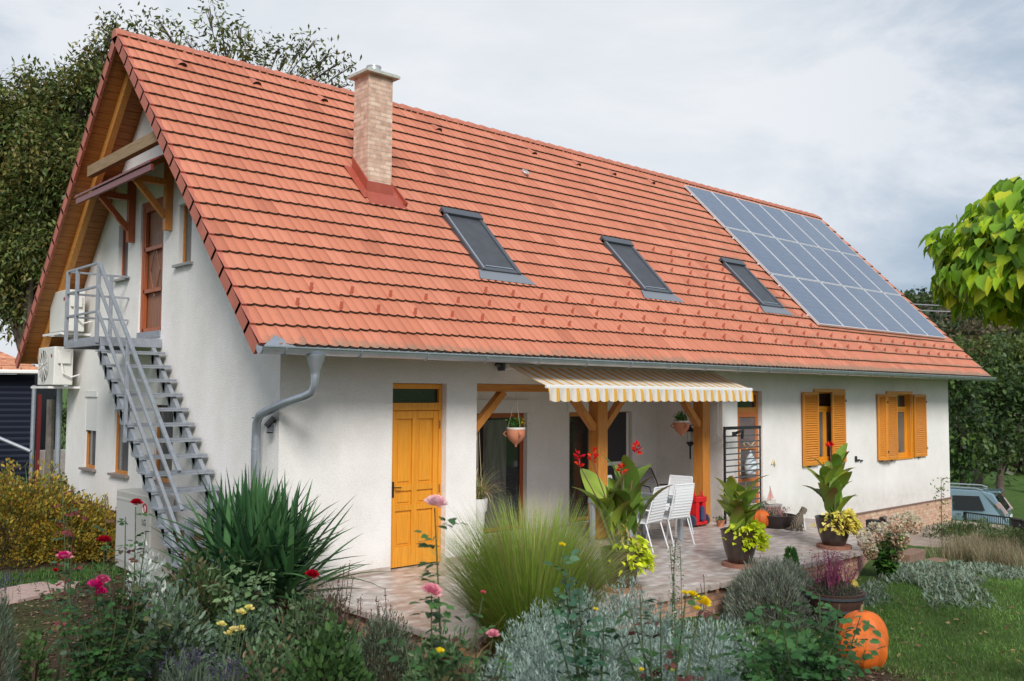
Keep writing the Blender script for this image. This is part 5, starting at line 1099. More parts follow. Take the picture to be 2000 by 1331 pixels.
# ---------------------------------------------------------------- yucca
def yucca(c, n=430, L=1.28, lab='', el0=(.1, 1.56)):
    t_ = thing('yucca', lab, 'yucca', c); P = []; 
    heads = [Vector((0, 0, .45)), Vector((-.30, .12, .35)), Vector((.28, -.1, .32)), Vector((.05, .3, .5))]
    hid = rng.integers(0, len(heads), n); P = np.array([V3(Vector(c)+heads[h]) for h in hid])+rng.normal(0, .05, (n, 3)); az = rng.uniform(0, 6.283, n); el = el0[0]+(el0[1]-el0[0])*rng.random(n)**.75
    col = pal([(.028, .075, .030), (.04, .10, .038), (.06, .13, .05), (.022, .055, .026)], n, .15)
    blades('leaf', P, az, el, L*rng.uniform(.7, 1.1, n), rng.uniform(.075, .105, n), rng.uniform(.1, .9, n)*(1.45-el), col, LEAF, t_, 7, .22, wp=lambda t: (.5+.9*t if t < .45 else .9)*(1-t**3.0)+.01)
    k = 40; blades('dead_leaf', P[:k]-[0, 0, .1], rng.uniform(0, 6.28, k), rng.uniform(-.7, .2, k), .7*rng.uniform(.6, 1, k), np.full(k, .03), rng.uniform(.5, 1.6, k), pal([(.14, .10, .06), (.10, .06, .04)], k), LEAF, t_, 5)
    mb = MB()
    for h in heads: mb.tube([Vector(c)-Vector((0, 0, .1)), Vector(c)+h*.6, Vector(c)+h], [.12, .09, .07], 8)
    mb.build('stem', BARK, t_, smooth=True); return t_
yucca((-.62, -.72, -.22), lab='large dark green yucca with sword leaves in front of the house corner')
# ---------------------------------------------------------------- ornamental grass
gc = Vector((.78, -3.82, -.34)); n = 6400; t_ = thing('ornamental_grass', 'big fountain of yellow-green ornamental grass in front of the terrace', 'ornamental grass', gc)
az = rng.uniform(0, 6.283, n); P = V3(gc)+np.stack([np.cos(az), np.sin(az), 0*az], 1)*(rng.random(n)**.5*.24)[:, None]; el = rng.uniform(1.05, 1.54, n)
blades('leaf', P, az, el, rng.uniform(.95, 1.9, n), rng.uniform(.007, .014, n), rng.uniform(.6, 2.1, n)*(1.8-el)*1.0, pal([(.13, .23, .028), (.19, .30, .04), (.09, .17, .026), (.24, .30, .055)], n, .15), LEAF, t_, 9, tipcol=pal([(.20, .25, .07), (.16, .25, .05), (.25, .20, .09)], n))
k = 260; blades('dry_leaf', P[:k], az[:k], el[:k]-.25, rng.uniform(1.2, 1.8, k), np.full(k, .006), rng.uniform(1.6, 3, k), pal([(.30, .22, .11), (.22, .13, .07)], k), LEAF, t_, 9)
# ---------------------------------------------------------------- potted cannas
POT = mat('pot_dark_glaze', (.065, .038, .03), .35, noise=.5, nscale=7, coat=.3)
def cleaf(P, az, el, L, W, droop, col, tip, parent): return blades('leaf', P, az, el, L, W, droop, col, LEAF, parent, 9, .10, tip, wp=lambda t: .08 if t < .08 else max(.03, math.sin(math.pi*min(1, (t-.04)/.98)**.8)**.75))
def canna(label, c, R_, H_, stalks, spikes, seed, lowl='lime', hang=(1, 0), dead=False, big=1, t0=.12):
    global rng; rs = rng; rng = np.random.default_rng(seed); random.seed(seed)
    c = Vector(c); pot = thing('plant_pot', 'tall dark glazed pot %s' % label[0], 'plant pot', c, 'dark glazed pots along the terrace edge')
    MB().lathe([(R_*.55, 0), (R_*.62, .01), (R_*.80, H_*.35), (R_*.95, H_*.75), (R_, H_*.97), (R_*1.04, H_), (R_*.98, H_*1.01), (R_*.92, H_*.97), (R_*.9, H_*.9), (.01, H_*.9)], c+Vector((0, 0, .055)), 28).build('pot', POT, pot, smooth=True)
    MB().lathe([(R_*.8, 0), (R_*.95, .0), (R_*.95, .05), (R_*.8, .052)], c, 20).build('saucer', mat('saucer_brick', (.30, .13, .085), .8, noise=.2), pot)
    t_ = thing('canna_plant', label[1], 'canna', c+Vector((0, 0, H_)), 'cannas in pots'); top = c+Vector((0, 0, H_)); mb = MB(); P = []; az = []; el = []; Ls = []; 
    for (dx, dy, h, nl) in stalks:
        a = top+Vector((dx*.2, dy*.2, -.05)); b = top+Vector((dx, dy, h)); pts = [a, a.lerp(b, .5)+Vector((0, 0, .03)), b]; mb.tube(pts, [.018, .014, .008], 6)
        for k in range(nl): P.append(V3(on(pts, t0+(.9-t0)*k/nl))); az.append(k*2.6+dx*7+random.uniform(-.3, .3)); el.append(random.uniform(.9, 1.4)); Ls.append(big*random.uniform(.46, .68)*(1-.25*k/nl))
    mb.build('stem', mat('canna_stem', (.16, .17, .06), .6), t_, smooth=True); n = len(P)
    cleaf(np.array(P), np.array(az), np.array(el), np.array(Ls), np.array(Ls)*rng.uniform(.34, .44, n)*(1.1 if big > 1 else 1), rng.uniform(.5, 1.3, n), pal([(.15, .24, .04), (.11, .20, .035), (.21, .28, .05), (.08, .14, .03)], n, .1), pal([(.22, .20, .03), (.12, .17, .03), (.14, .06, .03)], n), t_)
    if dead: k = 12; blades('dry_leaf', np.tile(V3(top+Vector((0, 0, .25))), (k, 1))+rng.normal(0, .08, (k, 3)), rng.uniform(0, 6.28, k), rng.uniform(-.4, .6, k), rng.uniform(.25, .45, k), np.full(k, .05), rng.uniform(1, 2.4, k), pal([(.22, .13, .06), (.30, .22, .08)], k), LEAF, t_, 6)
    for (tp, sz) in spikes:
        tp = Vector(tp); mb = MB(); mb.tube([top+Vector(((tp.x-top.x)*.5, (tp.y-top.y)*.5, .5*(tp.z-top.z))), tp-Vector((0, 0, sz*.6)), tp], [.009, .006, .004], 5); mb.build('flower_stem', mat('spike_stem', (.20, .10, .07), .7), t_)
        n = 22; d = rdir(n); d[:, 2] = abs(d[:, 2])*.8+.1; Pq = V3(tp)+d*[.02, .02, .0]+np.stack([0*d[:, 0], 0*d[:, 0], rng.uniform(-sz*.75, sz*.1, n)], 1)
        leaves('blossom', Pq, d, rdir(n), rng.uniform(.05, .085, n), rng.uniform(.022, .036, n), pal([(.62, .03, .025), (.70, .06, .03), (.5, .015, .03)], n, .1), PETAL, t_)
    lt = thing('sweet_potato_vine', label[2], 'trailing plant', top, 'lime trailing plants in the pots'); n = 420; hx, hy = hang; ang = math.atan2(hy, hx)+rng.normal(0, .75, n)
    tt = rng.random(n)**.8; rad = R_*(.55+.62*np.minimum(1, tt*1.6))+rng.normal(0, .035, n); zz = .08*np.sin(np.minimum(1, tt*1.8)*np.pi)+.03-np.maximum(0, tt-.45)*.62*H_*1.3
    P = V3(top+Vector((0, 0, .02)))+np.stack([np.cos(ang)*rad, np.sin(ang)*rad, zz+rng.normal(0, .025, n)], 1); D = unit(np.stack([np.cos(ang), np.sin(ang), -.4+0*ang], 1)+rng.normal(0, .45, (n, 3)))
    lc = [(.42, .48, .04), (.50, .52, .06), (.34, .42, .035)] if lowl == 'lime' else [(.55, .47, .11), (.60, .52, .18), (.42, .38, .07)]
    leaves('leaves', P, D, unit(rng.normal(0, .5, (n, 3))+[hx*.6, hy*.6, 1]), rng.uniform(.05, .095, n), rng.uniform(.04, .07, n), pal(lc, n, .12), LEAF, lt, HE)
    rng = rs
X1, Y1 = 3.28, -2.86
canna(('with red cannas behind the ornamental grass', 'canna with four red flower spikes and yellowing paddle leaves', 'lime leaves spilling from the pot with the red cannas'), (X1, Y1, 0), .27, .46,
      [(-.52, .0, .78, 3), (-.22, .1, .66, 3), (.05, -.05, .60, 3), (.30, .05, .88, 4), (.16, .1, 1.0, 4), (.42, -.08, .60, 3), (-.08, .0, .4, 2)],
      [((2.76-.02, Y1, 1.76), .2), ((2.50, Y1, 1.72), .2), ((3.58, Y1, 1.80), .16), ((3.29, Y1, 1.55), .18)], 5, hang=(.75, -.7), dead=True, big=1.25, t0=.35)
canna(('left of the orange pumpkin on the terrace', 'short canna without flowers, with one bent yellow leaf, in the middle pot', 'lime leaves covering the front of the middle pot'), (5.82, -2.92, 0), .27, .46,
      [(-.22, .0, .62, 5), (-.08, .1, .72, 5), (.10, -.05, .75, 5), (.24, .05, .60, 5), (.0, -.1, .4, 4), (-.38, -.1, .12, 2)], [], 9, hang=(.5, -.85))
canna(('on a brick saucer at the far end of the terrace edge', 'tall bushy canna with one small red bud in front of the first shutters', 'cream yellow leaves hanging over the far pot'), (8.36, -3.02, 0), .29, .44,
      [(-.30, .0, .75, 6), (-.12, .1, .95, 7), (.08, -.05, 1.10, 8), (.24, .05, .95, 7), (.02, -.1, .6, 5), (-.2, -.15, .5, 4)], [((8.40-.12, -3.02, 1.66), .05)], 14, 'cream', hang=(.35, -.93))
# ---------------------------------------------------------------- pumpkins
PUMP = mat('pumpkin_skin', (.56, .115, .008), .62, noise=.35, nscale=5, bump=.12, bscale=40); PSTEM = mat('pumpkin_stem', (.18, .13, .06), .9, noise=.3)
def pumpkin(c, r, sq, label, tilt=0, m=PUMP, lobes=11, gray=None):
    t_ = thing('pumpkin', label, 'pumpkin', c, None); prof = [(.02, .10)]; 
    for k in range(1, 15): a = math.pi*k/15; prof.append((math.sin(a)**.8, -math.cos(a)*sq+(.0)))
    prof[0] = (.05, -sq*.90); prof.append((.12, sq*.86)); prof.append((.04, sq*.80)); mb = MB(); mb.lathe([(a*r, b*r) for a, b in prof], (0, 0, 0), lobes*8, lobes, .065)
    M = Matrix.Translation(Vector(c)+Vector((0, 0, r*sq*.95))) @ Matrix.Rotation(tilt, 4, 'X'); mb.v = [tuple(M @ Vector(v)) for v in mb.v]; mb.build('fruit', m, t_, smooth=True)
    s = MB(); s.tube([(0, 0, r*sq*.78), (r*.03, 0, r*sq*.98), (r*.14, 0, r*sq*1.16), (r*.22, 0, r*sq*1.18)], [r*.12, r*.07, r*.055, r*.06], 7); s.v = [tuple(M @ Vector(v)) for v in s.v]; s.build('stalk', PSTEM, t_, smooth=True); return t_
pumpkin((9.42, -.98, 0.0), .185, .92, 'small orange pumpkin on the terrace beside the black tub')
q = gp(1686, 1302); pumpkin((q.x, q.y, q.z-.02), .25, .9, 'big orange pumpkin on the lawn edge, the front one of two', R(8)); 
q2 = at(1712, 1225, 10.6); pumpkin((q.x+.30, q.y+.14, gz(q.x+.3, q.y+.1)+.0), .255, 1.04, 'big orange pumpkin standing half hidden behind the front one', R(-6))
# heather tub, small pot, boat, cat on the terrace
tu = thing('heather_tub', 'round black tub with pinkish heather beside the pumpkin and cat', 'planter', (9.55, -1.35, 0)); x, y = 9.72, -1.16
MB().lathe([(.24, 0), (.27, .02), (.31, .16), (.335, .22), (.34, .235), (.31, .235), (.29, .19), (.01, .19)], (x, y, .0), 24).build('tub', mat('tub_black', (.03, .02, .02), .5, noise=.4, nscale=9), tu, smooth=True)
n = 500; P = V3((x-.08, y, .22))+np.stack([rng.uniform(-.18, .2, n), rng.uniform(-.2, .2, n), rng.uniform(0, .14, n)], 1); leaves('heather', P, unit(rng.normal(0, .3, (n, 3))+[0, 0, 1]), rdir(n), .05, .012, pal([(.35, .16, .18), (.06, .09, .03), (.42, .24, .24), (.05, .07, .03)], n), LEAF, tu, LA)
sp = thing('small_pot', 'small terracotta pot with green sprig at the foot of the middle pot', 'plant pot', (8.9, -.3, 0)); MB().lathe([(.06, 0), (.085, .12), (.09, .125), (.07, .12)], (8.95, -.42, 0), 14).build('pot', TERR, sp, smooth=True)
n = 80; leaves('sprig', V3((8.95, -.42, .13))+rng.normal(0, .035, (n, 3)), rdir(n), rdir(n), .05, .02, pal([(.03, .07, .02)], n), LEAF, sp)
bt = thing('toy_sailboat', 'small wooden toy sailboat on a grey crate beside the screen door', 'toy boat', (10.9, -.2, 0)); x, y = 10.95, -.25
MB().add([(x-.17, y, .31), (x-.12, y-.05, .26), (x+.12, y-.05, .26), (x+.18, y, .32), (x+.12, y+.05, .26), (x-.12, y+.05, .26), (x-.12, y-.06, .34), (x+.12, y-.06, .34), (x+.12, y+.06, .34), (x-.12, y+.06, .34)], [(0, 1, 6), (1, 2, 7, 6), (2, 3, 7), (3, 4, 8), (4, 5, 9, 8), (5, 0, 9), (6, 7, 3, 8, 9, 0), (0, 5, 4, 3, 2, 1)]).build('hull', mat('hull_white', (.6, .56, .5), .6), bt)
MB().add([(x, y, .36), (x+.13, y, .36), (x+.0, y, .60)], [(0, 1, 2)]).add([(x-.02, y, .36), (x-.13, y, .36), (x-.02, y, .55)], [(0, 1, 2)]).build('sail', mat('sail_pink', (.62, .33, .29), .8), bt); MB().tube([(x-.01, y, .3), (x-.01, y, .62)], .007, 6).build('mast', WOLD, bt)
tag(MB().box(x-.25, x+.25, y-.12, y+.12, .0, .10).box(x-.23, x+.23, y-.10, y+.10, .10, .2).box(x-.25, x+.25, y-.12, y+.12, .20, .25).build('wooden_crate', mat('crate_grey', (.30, .28, .26), .8, noise=.2), bevel=.004), 'grey wooden crate carrying the toy sailboat', 'crate')
gd = thing('gourd_basket', 'green gourds in a low basket on the step before the screen door', 'basket', (10.4, -.3, 0)); MB().lathe([(.12, 0), (.17, .1), (.175, .12), (.14, .1)], (10.35, -.30, .12), 14).box(10.15, 10.7, -.5, -.02, 0, .12).build('basket', STEMB, gd)
for k in range(5): MB().ball((10.28+.06*k, -.30+.05*(-1)**k, .27), .055, 6, .9).build('gourd', mat('gourd_green', (.04, .08, .03) if k % 2 else (.45, .42, .32), .5), gd, smooth=True)
# cat: one continuous body grown over a joint skeleton, sitting with its head up, looking right
def skin_obj(name, verts, edges, rad, mat_, root=0, sub=2):
    me = bpy.data.meshes.new(name); me.from_pydata(verts, edges, []); me.materials.append(mat_); o = link(name, me)
    sk = o.modifiers.new('skin', 'SKIN'); sv = me.skin_vertices[0].data
    for i, r in enumerate(rad): sv[i].radius = (r, r); sv[i].use_root = (i == root)
    s = o.modifiers.new('sub', 'SUBSURF'); s.levels = sub; s.render_levels = sub
    dg = bpy.context.evaluated_depsgraph_get(); ev = o.evaluated_get(dg); m2 = bpy.data.meshes.new_from_object(ev); o.modifiers.clear(); o.data = m2
    m2.polygons.foreach_set('use_smooth', [True]*len(m2.polygons)); return o
def catmat():
    m = bpy.data.materials.new('cat_fur'); m.use_nodes = True; t = m.node_tree; p = t.nodes['Principled BSDF']; p.inputs['Roughness'].default_value = .9
    tc = nd(t, 'ShaderNodeTexCoord'); s = nd(t, 'ShaderNodeSeparateXYZ'); t.links.new(tc.outputs['Object'], s.inputs[0])
    wv = nd(t, 'ShaderNodeTexWave'); wv.inputs['Scale'].default_value = 14; wv.inputs['Distortion'].default_value = 5; t.links.new(tc.outputs['Object'], wv.inputs[0])
    r = nd(t, 'ShaderNodeValToRGB'); r.color_ramp.elements[0].color = (.018, .015, .012, 1); r.color_ramp.elements[1].color = (.26, .21, .15, 1); t.links.new(wv.outputs[0], r.inputs[0])
    mr = nd(t, 'ShaderNodeMapRange'); mr.inputs[1].default_value = .025; mr.inputs[2].default_value = .045; t.links.new(s.outputs[0], mr.inputs[0])
    lz = nd(t, 'ShaderNodeMapRange'); lz.inputs[1].default_value = .29; lz.inputs[2].default_value = .26; t.links.new(s.outputs[2], lz.inputs[0]); ml = nd(t, 'ShaderNodeMath', operation='MULTIPLY'); t.links.new(mr.outputs[0], ml.inputs[0]); t.links.new(lz.outputs[0], ml.inputs[1])
    mx = nd(t, 'ShaderNodeMixRGB'); t.links.new(ml.outputs[0], mx.inputs[0]); t.links.new(r.outputs[0], mx.inputs[1]); mx.inputs[2].default_value = (.72, .70, .66, 1); t.links.new(mx.outputs[0], p.inputs['Base Color']); return m
cv = [(-.10, 0, .10), (-.06, 0, .17), (0, 0, .23), (.035, 0, .28), (.06, 0, .335), (.095, 0, .345), (.125, 0, .342),      # rump..chest, neck, head, muzzle
      (.03, .045, .16), (.055, .045, .07), (.06, .045, .015), (.085, .045, .012), (.03, -.045, .16), (.055, -.045, .07), (.06, -.045, .015), (.085, -.045, .012),
      (-.08, .065, .08), (-.01, .075, .05), (-.03, .075, .015), (.02, .075, .012), (-.08, -.065, .08), (-.01, -.075, .05), (-.03, -.075, .015), (.02, -.075, .012),
      (-.16, .02, .04), (-.20, .07, .02), (-.17, .14, .018), (.055, .03, .385), (.052, .038, .405), (.055, -.03, .385), (.052, -.038, .405)]
ce = [(0,1),(1,2),(2,3),(3,4),(4,5),(5,6),(2,7),(7,8),(8,9),(9,10),(2,11),(11,12),(12,13),(13,14),(0,15),(15,16),(16,17),(17,18),(0,19),(19,20),(20,21),(21,22),(0,23),(23,24),(24,25),(4,26),(26,27),(4,28),(28,29)]
crd = [.085,.082,.068,.05,.056,.042,.022,.028,.018,.016,.014,.028,.018,.016,.014,.045,.035,.018,.016,.045,.035,.018,.016,.022,.016,.012,.018,.006,.018,.006]
ct = thing('cat', 'tabby cat with white chest sitting beside the black tub, looking up', 'cat', (9.62, -1.62, 0)); cb_ = skin_obj('body', cv, ce, crd, catmat()); cb_.parent = ct; ct.rotation_euler = (0, 0, R(-35)); ct.scale = (1.12, 1.12, 1.08); ct.location = (9.66, -1.66, .0)
# ---------------------------------------------------------------- barrel planter with heather and lavender
BW = mat('barrel_wood', (.085, .035, .025), .7, noise=.4, nscale=8, bump=.3, stretch=(8, 8, 1)); q = gp(1640, 1225); bx, by = 4.92, -4.86; bz = gz(bx, by)
br = thing('barrel_planter', 'dark reddish half-barrel planter on a pedestal holding purple heather', 'planter', (bx, by, bz))
MB().lathe([(.17, 0), (.17, .05), (.13, .08), (.12, .18), (.18, .22), (.27, .25), (.33, .38), (.36, .48), (.37, .50), (.33, .50), (.30, .44), (.01, .43)], (bx, by, bz-.02), 26).build('barrel', BW, br)
mb = MB()
for h in (.30, .46): mb.lathe([(.292+(h-.27)*.38, h-.015), (.299+(h-.27)*.38, h-.015), (.305+(h-.27)*.38, h+.015), (.297+(h-.27)*.38, h+.015)], (bx, by, bz-.02), 26)
mb.build('hoop', DARKM, br); MB().lathe([(.31, .44), (.01, .455)], (bx, by, bz-.02), 20).build('soil', SOIL, br)
n = 3000; dd = rdir(n); dd[:, 2] = abs(dd[:, 2]); leaves('heather_leaves', V3((bx, by, bz+.42))+dd*[.33, .33, .17]*(.6+.4*rng.random((n, 1))), unit(dd+rng.normal(0, .4, (n, 3))+[0, 0, .6]), rdir(n), .045, .012, pal([(.06, .09, .05), (.09, .10, .07), (.12, .08, .07)], n), LEAF, br, LA)
ht = thing('heather', 'magenta upright heather sprigs in the barrel planter', 'heather', (bx+.05, by, bz+.45)); n = 75; P = V3((bx+.0, by+.0, bz+.46))+rng.normal(0, .09, (n, 3))*[1, 1, .2]; az = rng.uniform(0, 6.28, n); el = rng.uniform(.9, 1.45, n)
blades('sprig', P, az, el, rng.uniform(.28, .52, n), np.full(n, .016), rng.uniform(-.3, .2, n), pal([(.18, .045, .085), (.14, .035, .065), (.22, .07, .12)], n), LEAF, ht, 4, .4)
pp = P[rng.integers(0, n, 900)]; k = rng.integers(0, n, 1500); tt = rng.uniform(.25, 1, 1500)[:, None]; az2, el2 = az[k], el[k]; D = np.stack([np.cos(az2)*np.cos(el2), np.sin(az2)*np.cos(el2), np.sin(el2)], 1); leaves('flower', P[k]+D*tt*.5+rng.normal(0, .008, (1500, 3)), unit(D+rng.normal(0, .7, (1500, 3))), rdir(1500), .022, .012, pal([(.26, .06, .13), (.20, .045, .09), (.32, .12, .19)], 1500), PETAL, ht, LA)
yg = thing('yellow_gourd', 'small yellow striped gourd lying on the rim of the barrel planter', 'gourd', (bx+.27, by-.1, bz+.5)); MB().ball((bx+.27, by-.10, bz+.52), .075, 10, 1.05).build('fruit', mat('gourd_yellow', (.65, .45, .03), .4, col2=(.25, .22, .03), nscale=11, stretch=(6, 6, 1)), yg, smooth=True); MB().tube([(bx+.27, by-.10, bz+.58), (bx+.28, by-.11, bz+.63)], .012, 5).build('stalk', PSTEM, yg)
# lavender mass left of the barrel, on the ground
LAV = [(.14, .165, .115), (.18, .205, .15), (.11, .125, .11), (.21, .21, .18)]
lc_ = gp(1530, 1215); 
mound('lavender_bush', 'large grey-green lavender bush left of the barrel planter', 'lavender', (4.75, -4.15, gz(4.75, -4.15)), .70, .62, .72, 16000, .075, .010, LAV, up=1.0, twig=40, lump=.15)
mound('lavender_bush', 'small low lavender clump at the foot of the barrel planter', 'lavender', (4.95, -4.75, gz(4.9, -4.7)), .34, .32, .42, 4000, .07, .010, LAV, up=1.0)
cf = thing('dwarf_conifer', 'small bright green conifer tip rising behind the lavender bush', 'conifer', (5.6, -3.75, -.4)); n = 1500; z = rng.random(n); a = rng.uniform(0, 6.28, n); r_ = .13*(1-z)**.6+.02
q = at(1545, 1120, 12.6); leaves('foliage', V3((q.x, q.y, 0))+np.stack([np.cos(a)*r_, np.sin(a)*r_, -.4+z*.75], 1), unit(np.stack([np.cos(a)*.6, np.sin(a)*.6, 1+0*a], 1)+rng.normal(0, .3, (n, 3))), rdir(n), .06, .02, pal([(.05, .12, .03), (.07, .16, .04)], n), LEAF, cf, LA); MB().tube([(q.x, q.y, -.45), (q.x, q.y, .2)], .015, 5).build('trunk', BARK, cf); cf.location = (q.x, q.y, -.45)
for o in ALLCH(cf): o.matrix_parent_inverse = Matrix.Translation(-cf.location)
# ---------------------------------------------------------------- hydrangea, lamb's ear, grasses on the right
hy = gp(1730, 1128); hz = thing('hydrangea', 'hydrangea with fading cream and pink-brown cone flowers at the terrace end', 'hydrangea', hy); mb = MB(); tips = [(1709,1045,.13),(1735,1062,.13),(1752,1028,.12),(1758,1055,.13),(1775,1018,.10),(1785,1030,.12),(1690,1060,.11),(1748,1082,.12),(1725,1040,.10),(1700,1080,.1),(1740,1070,.1)]; n_ = 0
d0 = (Vector(hy)-Vector(CAM)).dot(_F)
L = []
for i, (px, py, s) in enumerate(tips):
    tp = at(px, py, d0+random.uniform(-.25, .25)); pts = cane(hy, tp, .05); L.append(pts); mb.tube(pts, [.008]*7, 5); n = 260; d = rdir(n); P = V3(tp)+d*[s, s, s*1.15]*(.85+.15*rng.random((n, 1))); P[:, 2] += s*.3; w_ = P[:, 2:3] > tp.z+s*(.5 if i % 2 else .15)
    c1_ = pal([(.50, .36, .24), (.42, .27, .18), (.55, .42, .30)], n, .15); c2_ = pal([(.62, .60, .42), (.60, .50, .42)], n, .1); leaves('blossom', P, unit(d+rng.normal(0, .4, (n, 3))), d, .038, .036, np.where(w_, c2_, c1_), PETAL, hz, LA)
mb.build('stem', STEMB, hz); n = 300; k = rng.integers(0, len(L), n); P = np.array([V3(on(L[j], random.uniform(.2, .85))) for j in k]); D = rdir(n); D[:, 2] *= .4; leaves('leaves', P+D*.05, D, unit(rng.normal(0, .4, (n, 3))+[0, 0, 1]), .13, .08, pal([(.035, .09, .02), (.05, .12, .025), (.07, .13, .03)], n), LEAF, hz)
LE = [(.13, .175, .13), (.18, .22, .17), (.10, .135, .09), (.10, .11, .07)]
def bladepatch(name, label, cat_, c, rx, ry, n, L, W, cols, el=(.3, 1.4), droop=(.3, 1.2), kind=None, segs=4, tip=None, group=None, ang=0):
    c = Vector(c); a = rng.uniform(0, 6.28, n); r = rng.random(n)**.5*(1+.22*np.sin(3*a+c.x)+.16*np.sin(7*a)+.10*np.sin(13*a+1))*rng.uniform(.85, 1.12, n); X = np.cos(a)*r*rx; Y = np.sin(a)*r*ry; ca, sa = math.cos(ang), math.sin(ang); X, Y = X*ca-Y*sa+c.x, X*sa+Y*ca+c.y
    P = np.stack([X, Y, np.array([gz(x_, y_) for x_, y_ in zip(X, Y)])], 1); o = blades(name, P, rng.uniform(0, 6.28, n), rng.uniform(*el, n), L*rng.uniform(.6, 1.2, n), W*rng.uniform(.7, 1.2, n), rng.uniform(*droop, n), pal(cols, n, .18), LEAF, None, segs, 0 if W < .02 else .15, tip(n) if tip else None)
    return tag(o, label, cat_, group, kind)
q = gp(1830, 1128); bladepatch('lambs_ear', "wide silvery green lamb's ear patch at the lawn's far edge", 'ground cover', q, 2.3, .75, 3600, .14, .032, LE, ang=R(25), droop=(.8, 2.2))
q = gp(1960, 1120); bladepatch('lambs_ear', "smaller silvery lamb's ear patch running out of the picture on the right", 'ground cover', q, 1.2, .6, 1300, .14, .032, LE, ang=R(25), droop=(.8, 2.2))
q = gp(1690, 1165); bladepatch('grey_ground_cover', 'thin greyish herb strip along the brick edge of the terrace end', 'ground cover', q, .9, .3, 900, .10, .02, LE, ang=R(15), droop=(.8, 2.2))
q = gp(1930, 1090); bladepatch('dry_grass_clump', 'beige feathery grass behind the silvery leaf patch', 'grass clump', q, 1.9, .8, 6000, .42, .007, [(.17, .14, .09), (.12, .13, .06), (.22, .17, .11)], el=(.9, 1.5), droop=(.3, 1.3), ang=R(20))
q = gp(1975, 1075); mound('low_shrub', 'low dark shrub by the path at the right edge', 'shrub', q, 1.0, .7, .45, 2600, .06, .03, [(.05, .08, .03), (.08, .10, .04)], OV)
q = at(1890, 1045, 22.5); mound('creeping_juniper', 'dark green creeping shrub on the bank below the house corner', 'shrub', (q.x, q.y, q.z-.5), 1.7, 1.0, .75, 5200, .09, .03, [(.045, .08, .03), (.03, .055, .02), (.09, .10, .04)], LA)
# thin plant stem by the corner, plinth spot and box lamp
tp = gp(1840, 1065); mb = MB(); mb.tube([tp, tp+Vector((0, 0, .9)), tp+Vector((.03, 0, 1.55))], [.012, .009, .004], 5); yp = thing('young_sapling', 'thin young sapling with few leaves in front of the brick plinth corner', 'sapling', tp); mb.build('stem', STEMB, yp); n = 90; leaves('leaves', V3(tp)+np.stack([rng.normal(0, .1, n), rng.normal(0, .1, n), rng.uniform(.3, 1.55, n)], 1), rdir(n), rdir(n), .08, .03, pal([(.06, .10, .03), (.10, .13, .04)], n), LEAF, yp)
o = thing('plinth_spotlight', 'small dark round spotlight fixed to the brick plinth', 'spotlight', (16.2, -.1, -.5)); MB().tube([(16.2, -.02, -.52), (16.2, -.12, -.52)], .05, 10).tube([(16.18, -.12, -.50), (16.1, -.2, -.46)], .05, 12).tube([(16.22, -.12, -.54), (16.2, -.18, -.62)], .04, 12).build('head', BLACK, o)
o = thing('box_lamp', 'square black box lamp with pale pane standing at the terrace end', 'lamp', (10.55, -2.62, 0)); MB().box(10.45, 10.65, -2.72, -2.52, .01, .22).build('housing', BLACK, o, bevel=.005); MB().box(10.48, 10.62, -2.728, -2.722, .03, .15).build('pane', WHITEP, o)
tag(MB().tube([(11.47, -.02, 1.06), (11.50, -.03, 1.0), (11.44, -.03, 1.12), (11.40, -.02, 1.03)], .02, 6).build('wall_ornament', mat('ornament_cream', (.66, .55, .36), .6), smooth=True), 'tiny cream ornament on the white wall right of the screen door', 'wall ornament')
tag(MB().box(19.9, 19.98, -.02, 0, -.06, .06).build('wall_vent', mat('vent_green', (.35, .42, .33), .6), bevel=.004), 'small greenish vent plate low on the wall near the right corner', 'vent')
# ---------------------------------------------------------------- lawn, mulch chips and litter
n = 90000; X = rng.uniform(3.4, 17, n); Y = rng.uniform(-11, -3.4, n); keep = (Y < -3.55) & (X > 3.4) & ~((X > 7.5) & (Y > -4.0)); X, Y = X[keep], Y[keep]
V_ = np.stack([X-CAM[0], Y-CAM[1]], 1); fx = V_@np.array([_F.x, _F.y]); rx_ = V_@np.array([_R.x, _R.y]); k = (fx > 3) & (abs(rx_/fx) < .62); X, Y = X[k], Y[k]; n = len(X)
P = np.stack([X, Y, np.array([gz(x_, y_) for x_, y_ in zip(X, Y)])-.005], 1); patch = .8+.35*np.sin(X*2.1+np.sin(Y*1.7)*2)*np.cos(Y*1.3+X*.6)
o = leaves('lawn_grass', P, unit(rng.normal(0, .45, (n, 3))+[0, 0, 1]), rdir(n), rng.uniform(.04, .085, n), .008, np.clip(pal([(.065, .14, .028), (.085, .17, .034), (.11, .19, .045), (.13, .16, .06)], n, .2)*patch[:, None], .004, 1), LEAF, None, LA); tag(o, kind='stuff')
n = 90; px = rng.uniform(1440, 2000, n); py = rng.uniform(1125, 1331, n); PP = []
for a, b in zip(px, py): g_ = gp(a, b); PP.append((g_.x, g_.y, g_.z+.04))
P = np.array(PP); o = leaves('fallen_leaves', P, rng.normal(0, 1, (n, 3))*[1, 1, .15], unit(rng.normal(0, .3, (n, 3))+[0, 0, 1]), rng.uniform(.04, .09, n), rng.uniform(.03, .06, n), pal([(.22, .13, .06), (.30, .2, .1), (.14, .07, .04)], n), LEAF, None, OV); tag(o, kind='stuff')
n = 26000; X = rng.uniform(-6, 5, n); Y = rng.uniform(-7, 3.5, n); k = ((X < .05) | (Y < -3.6)) & (X < 3.8); k &= ~((X > -.95) & (Y > 0)); X, Y = X[k], Y[k]; n = len(X); P = np.stack([X, Y, np.array([gz(x_, y_) for x_, y_ in zip(X, Y)])+.008], 1)
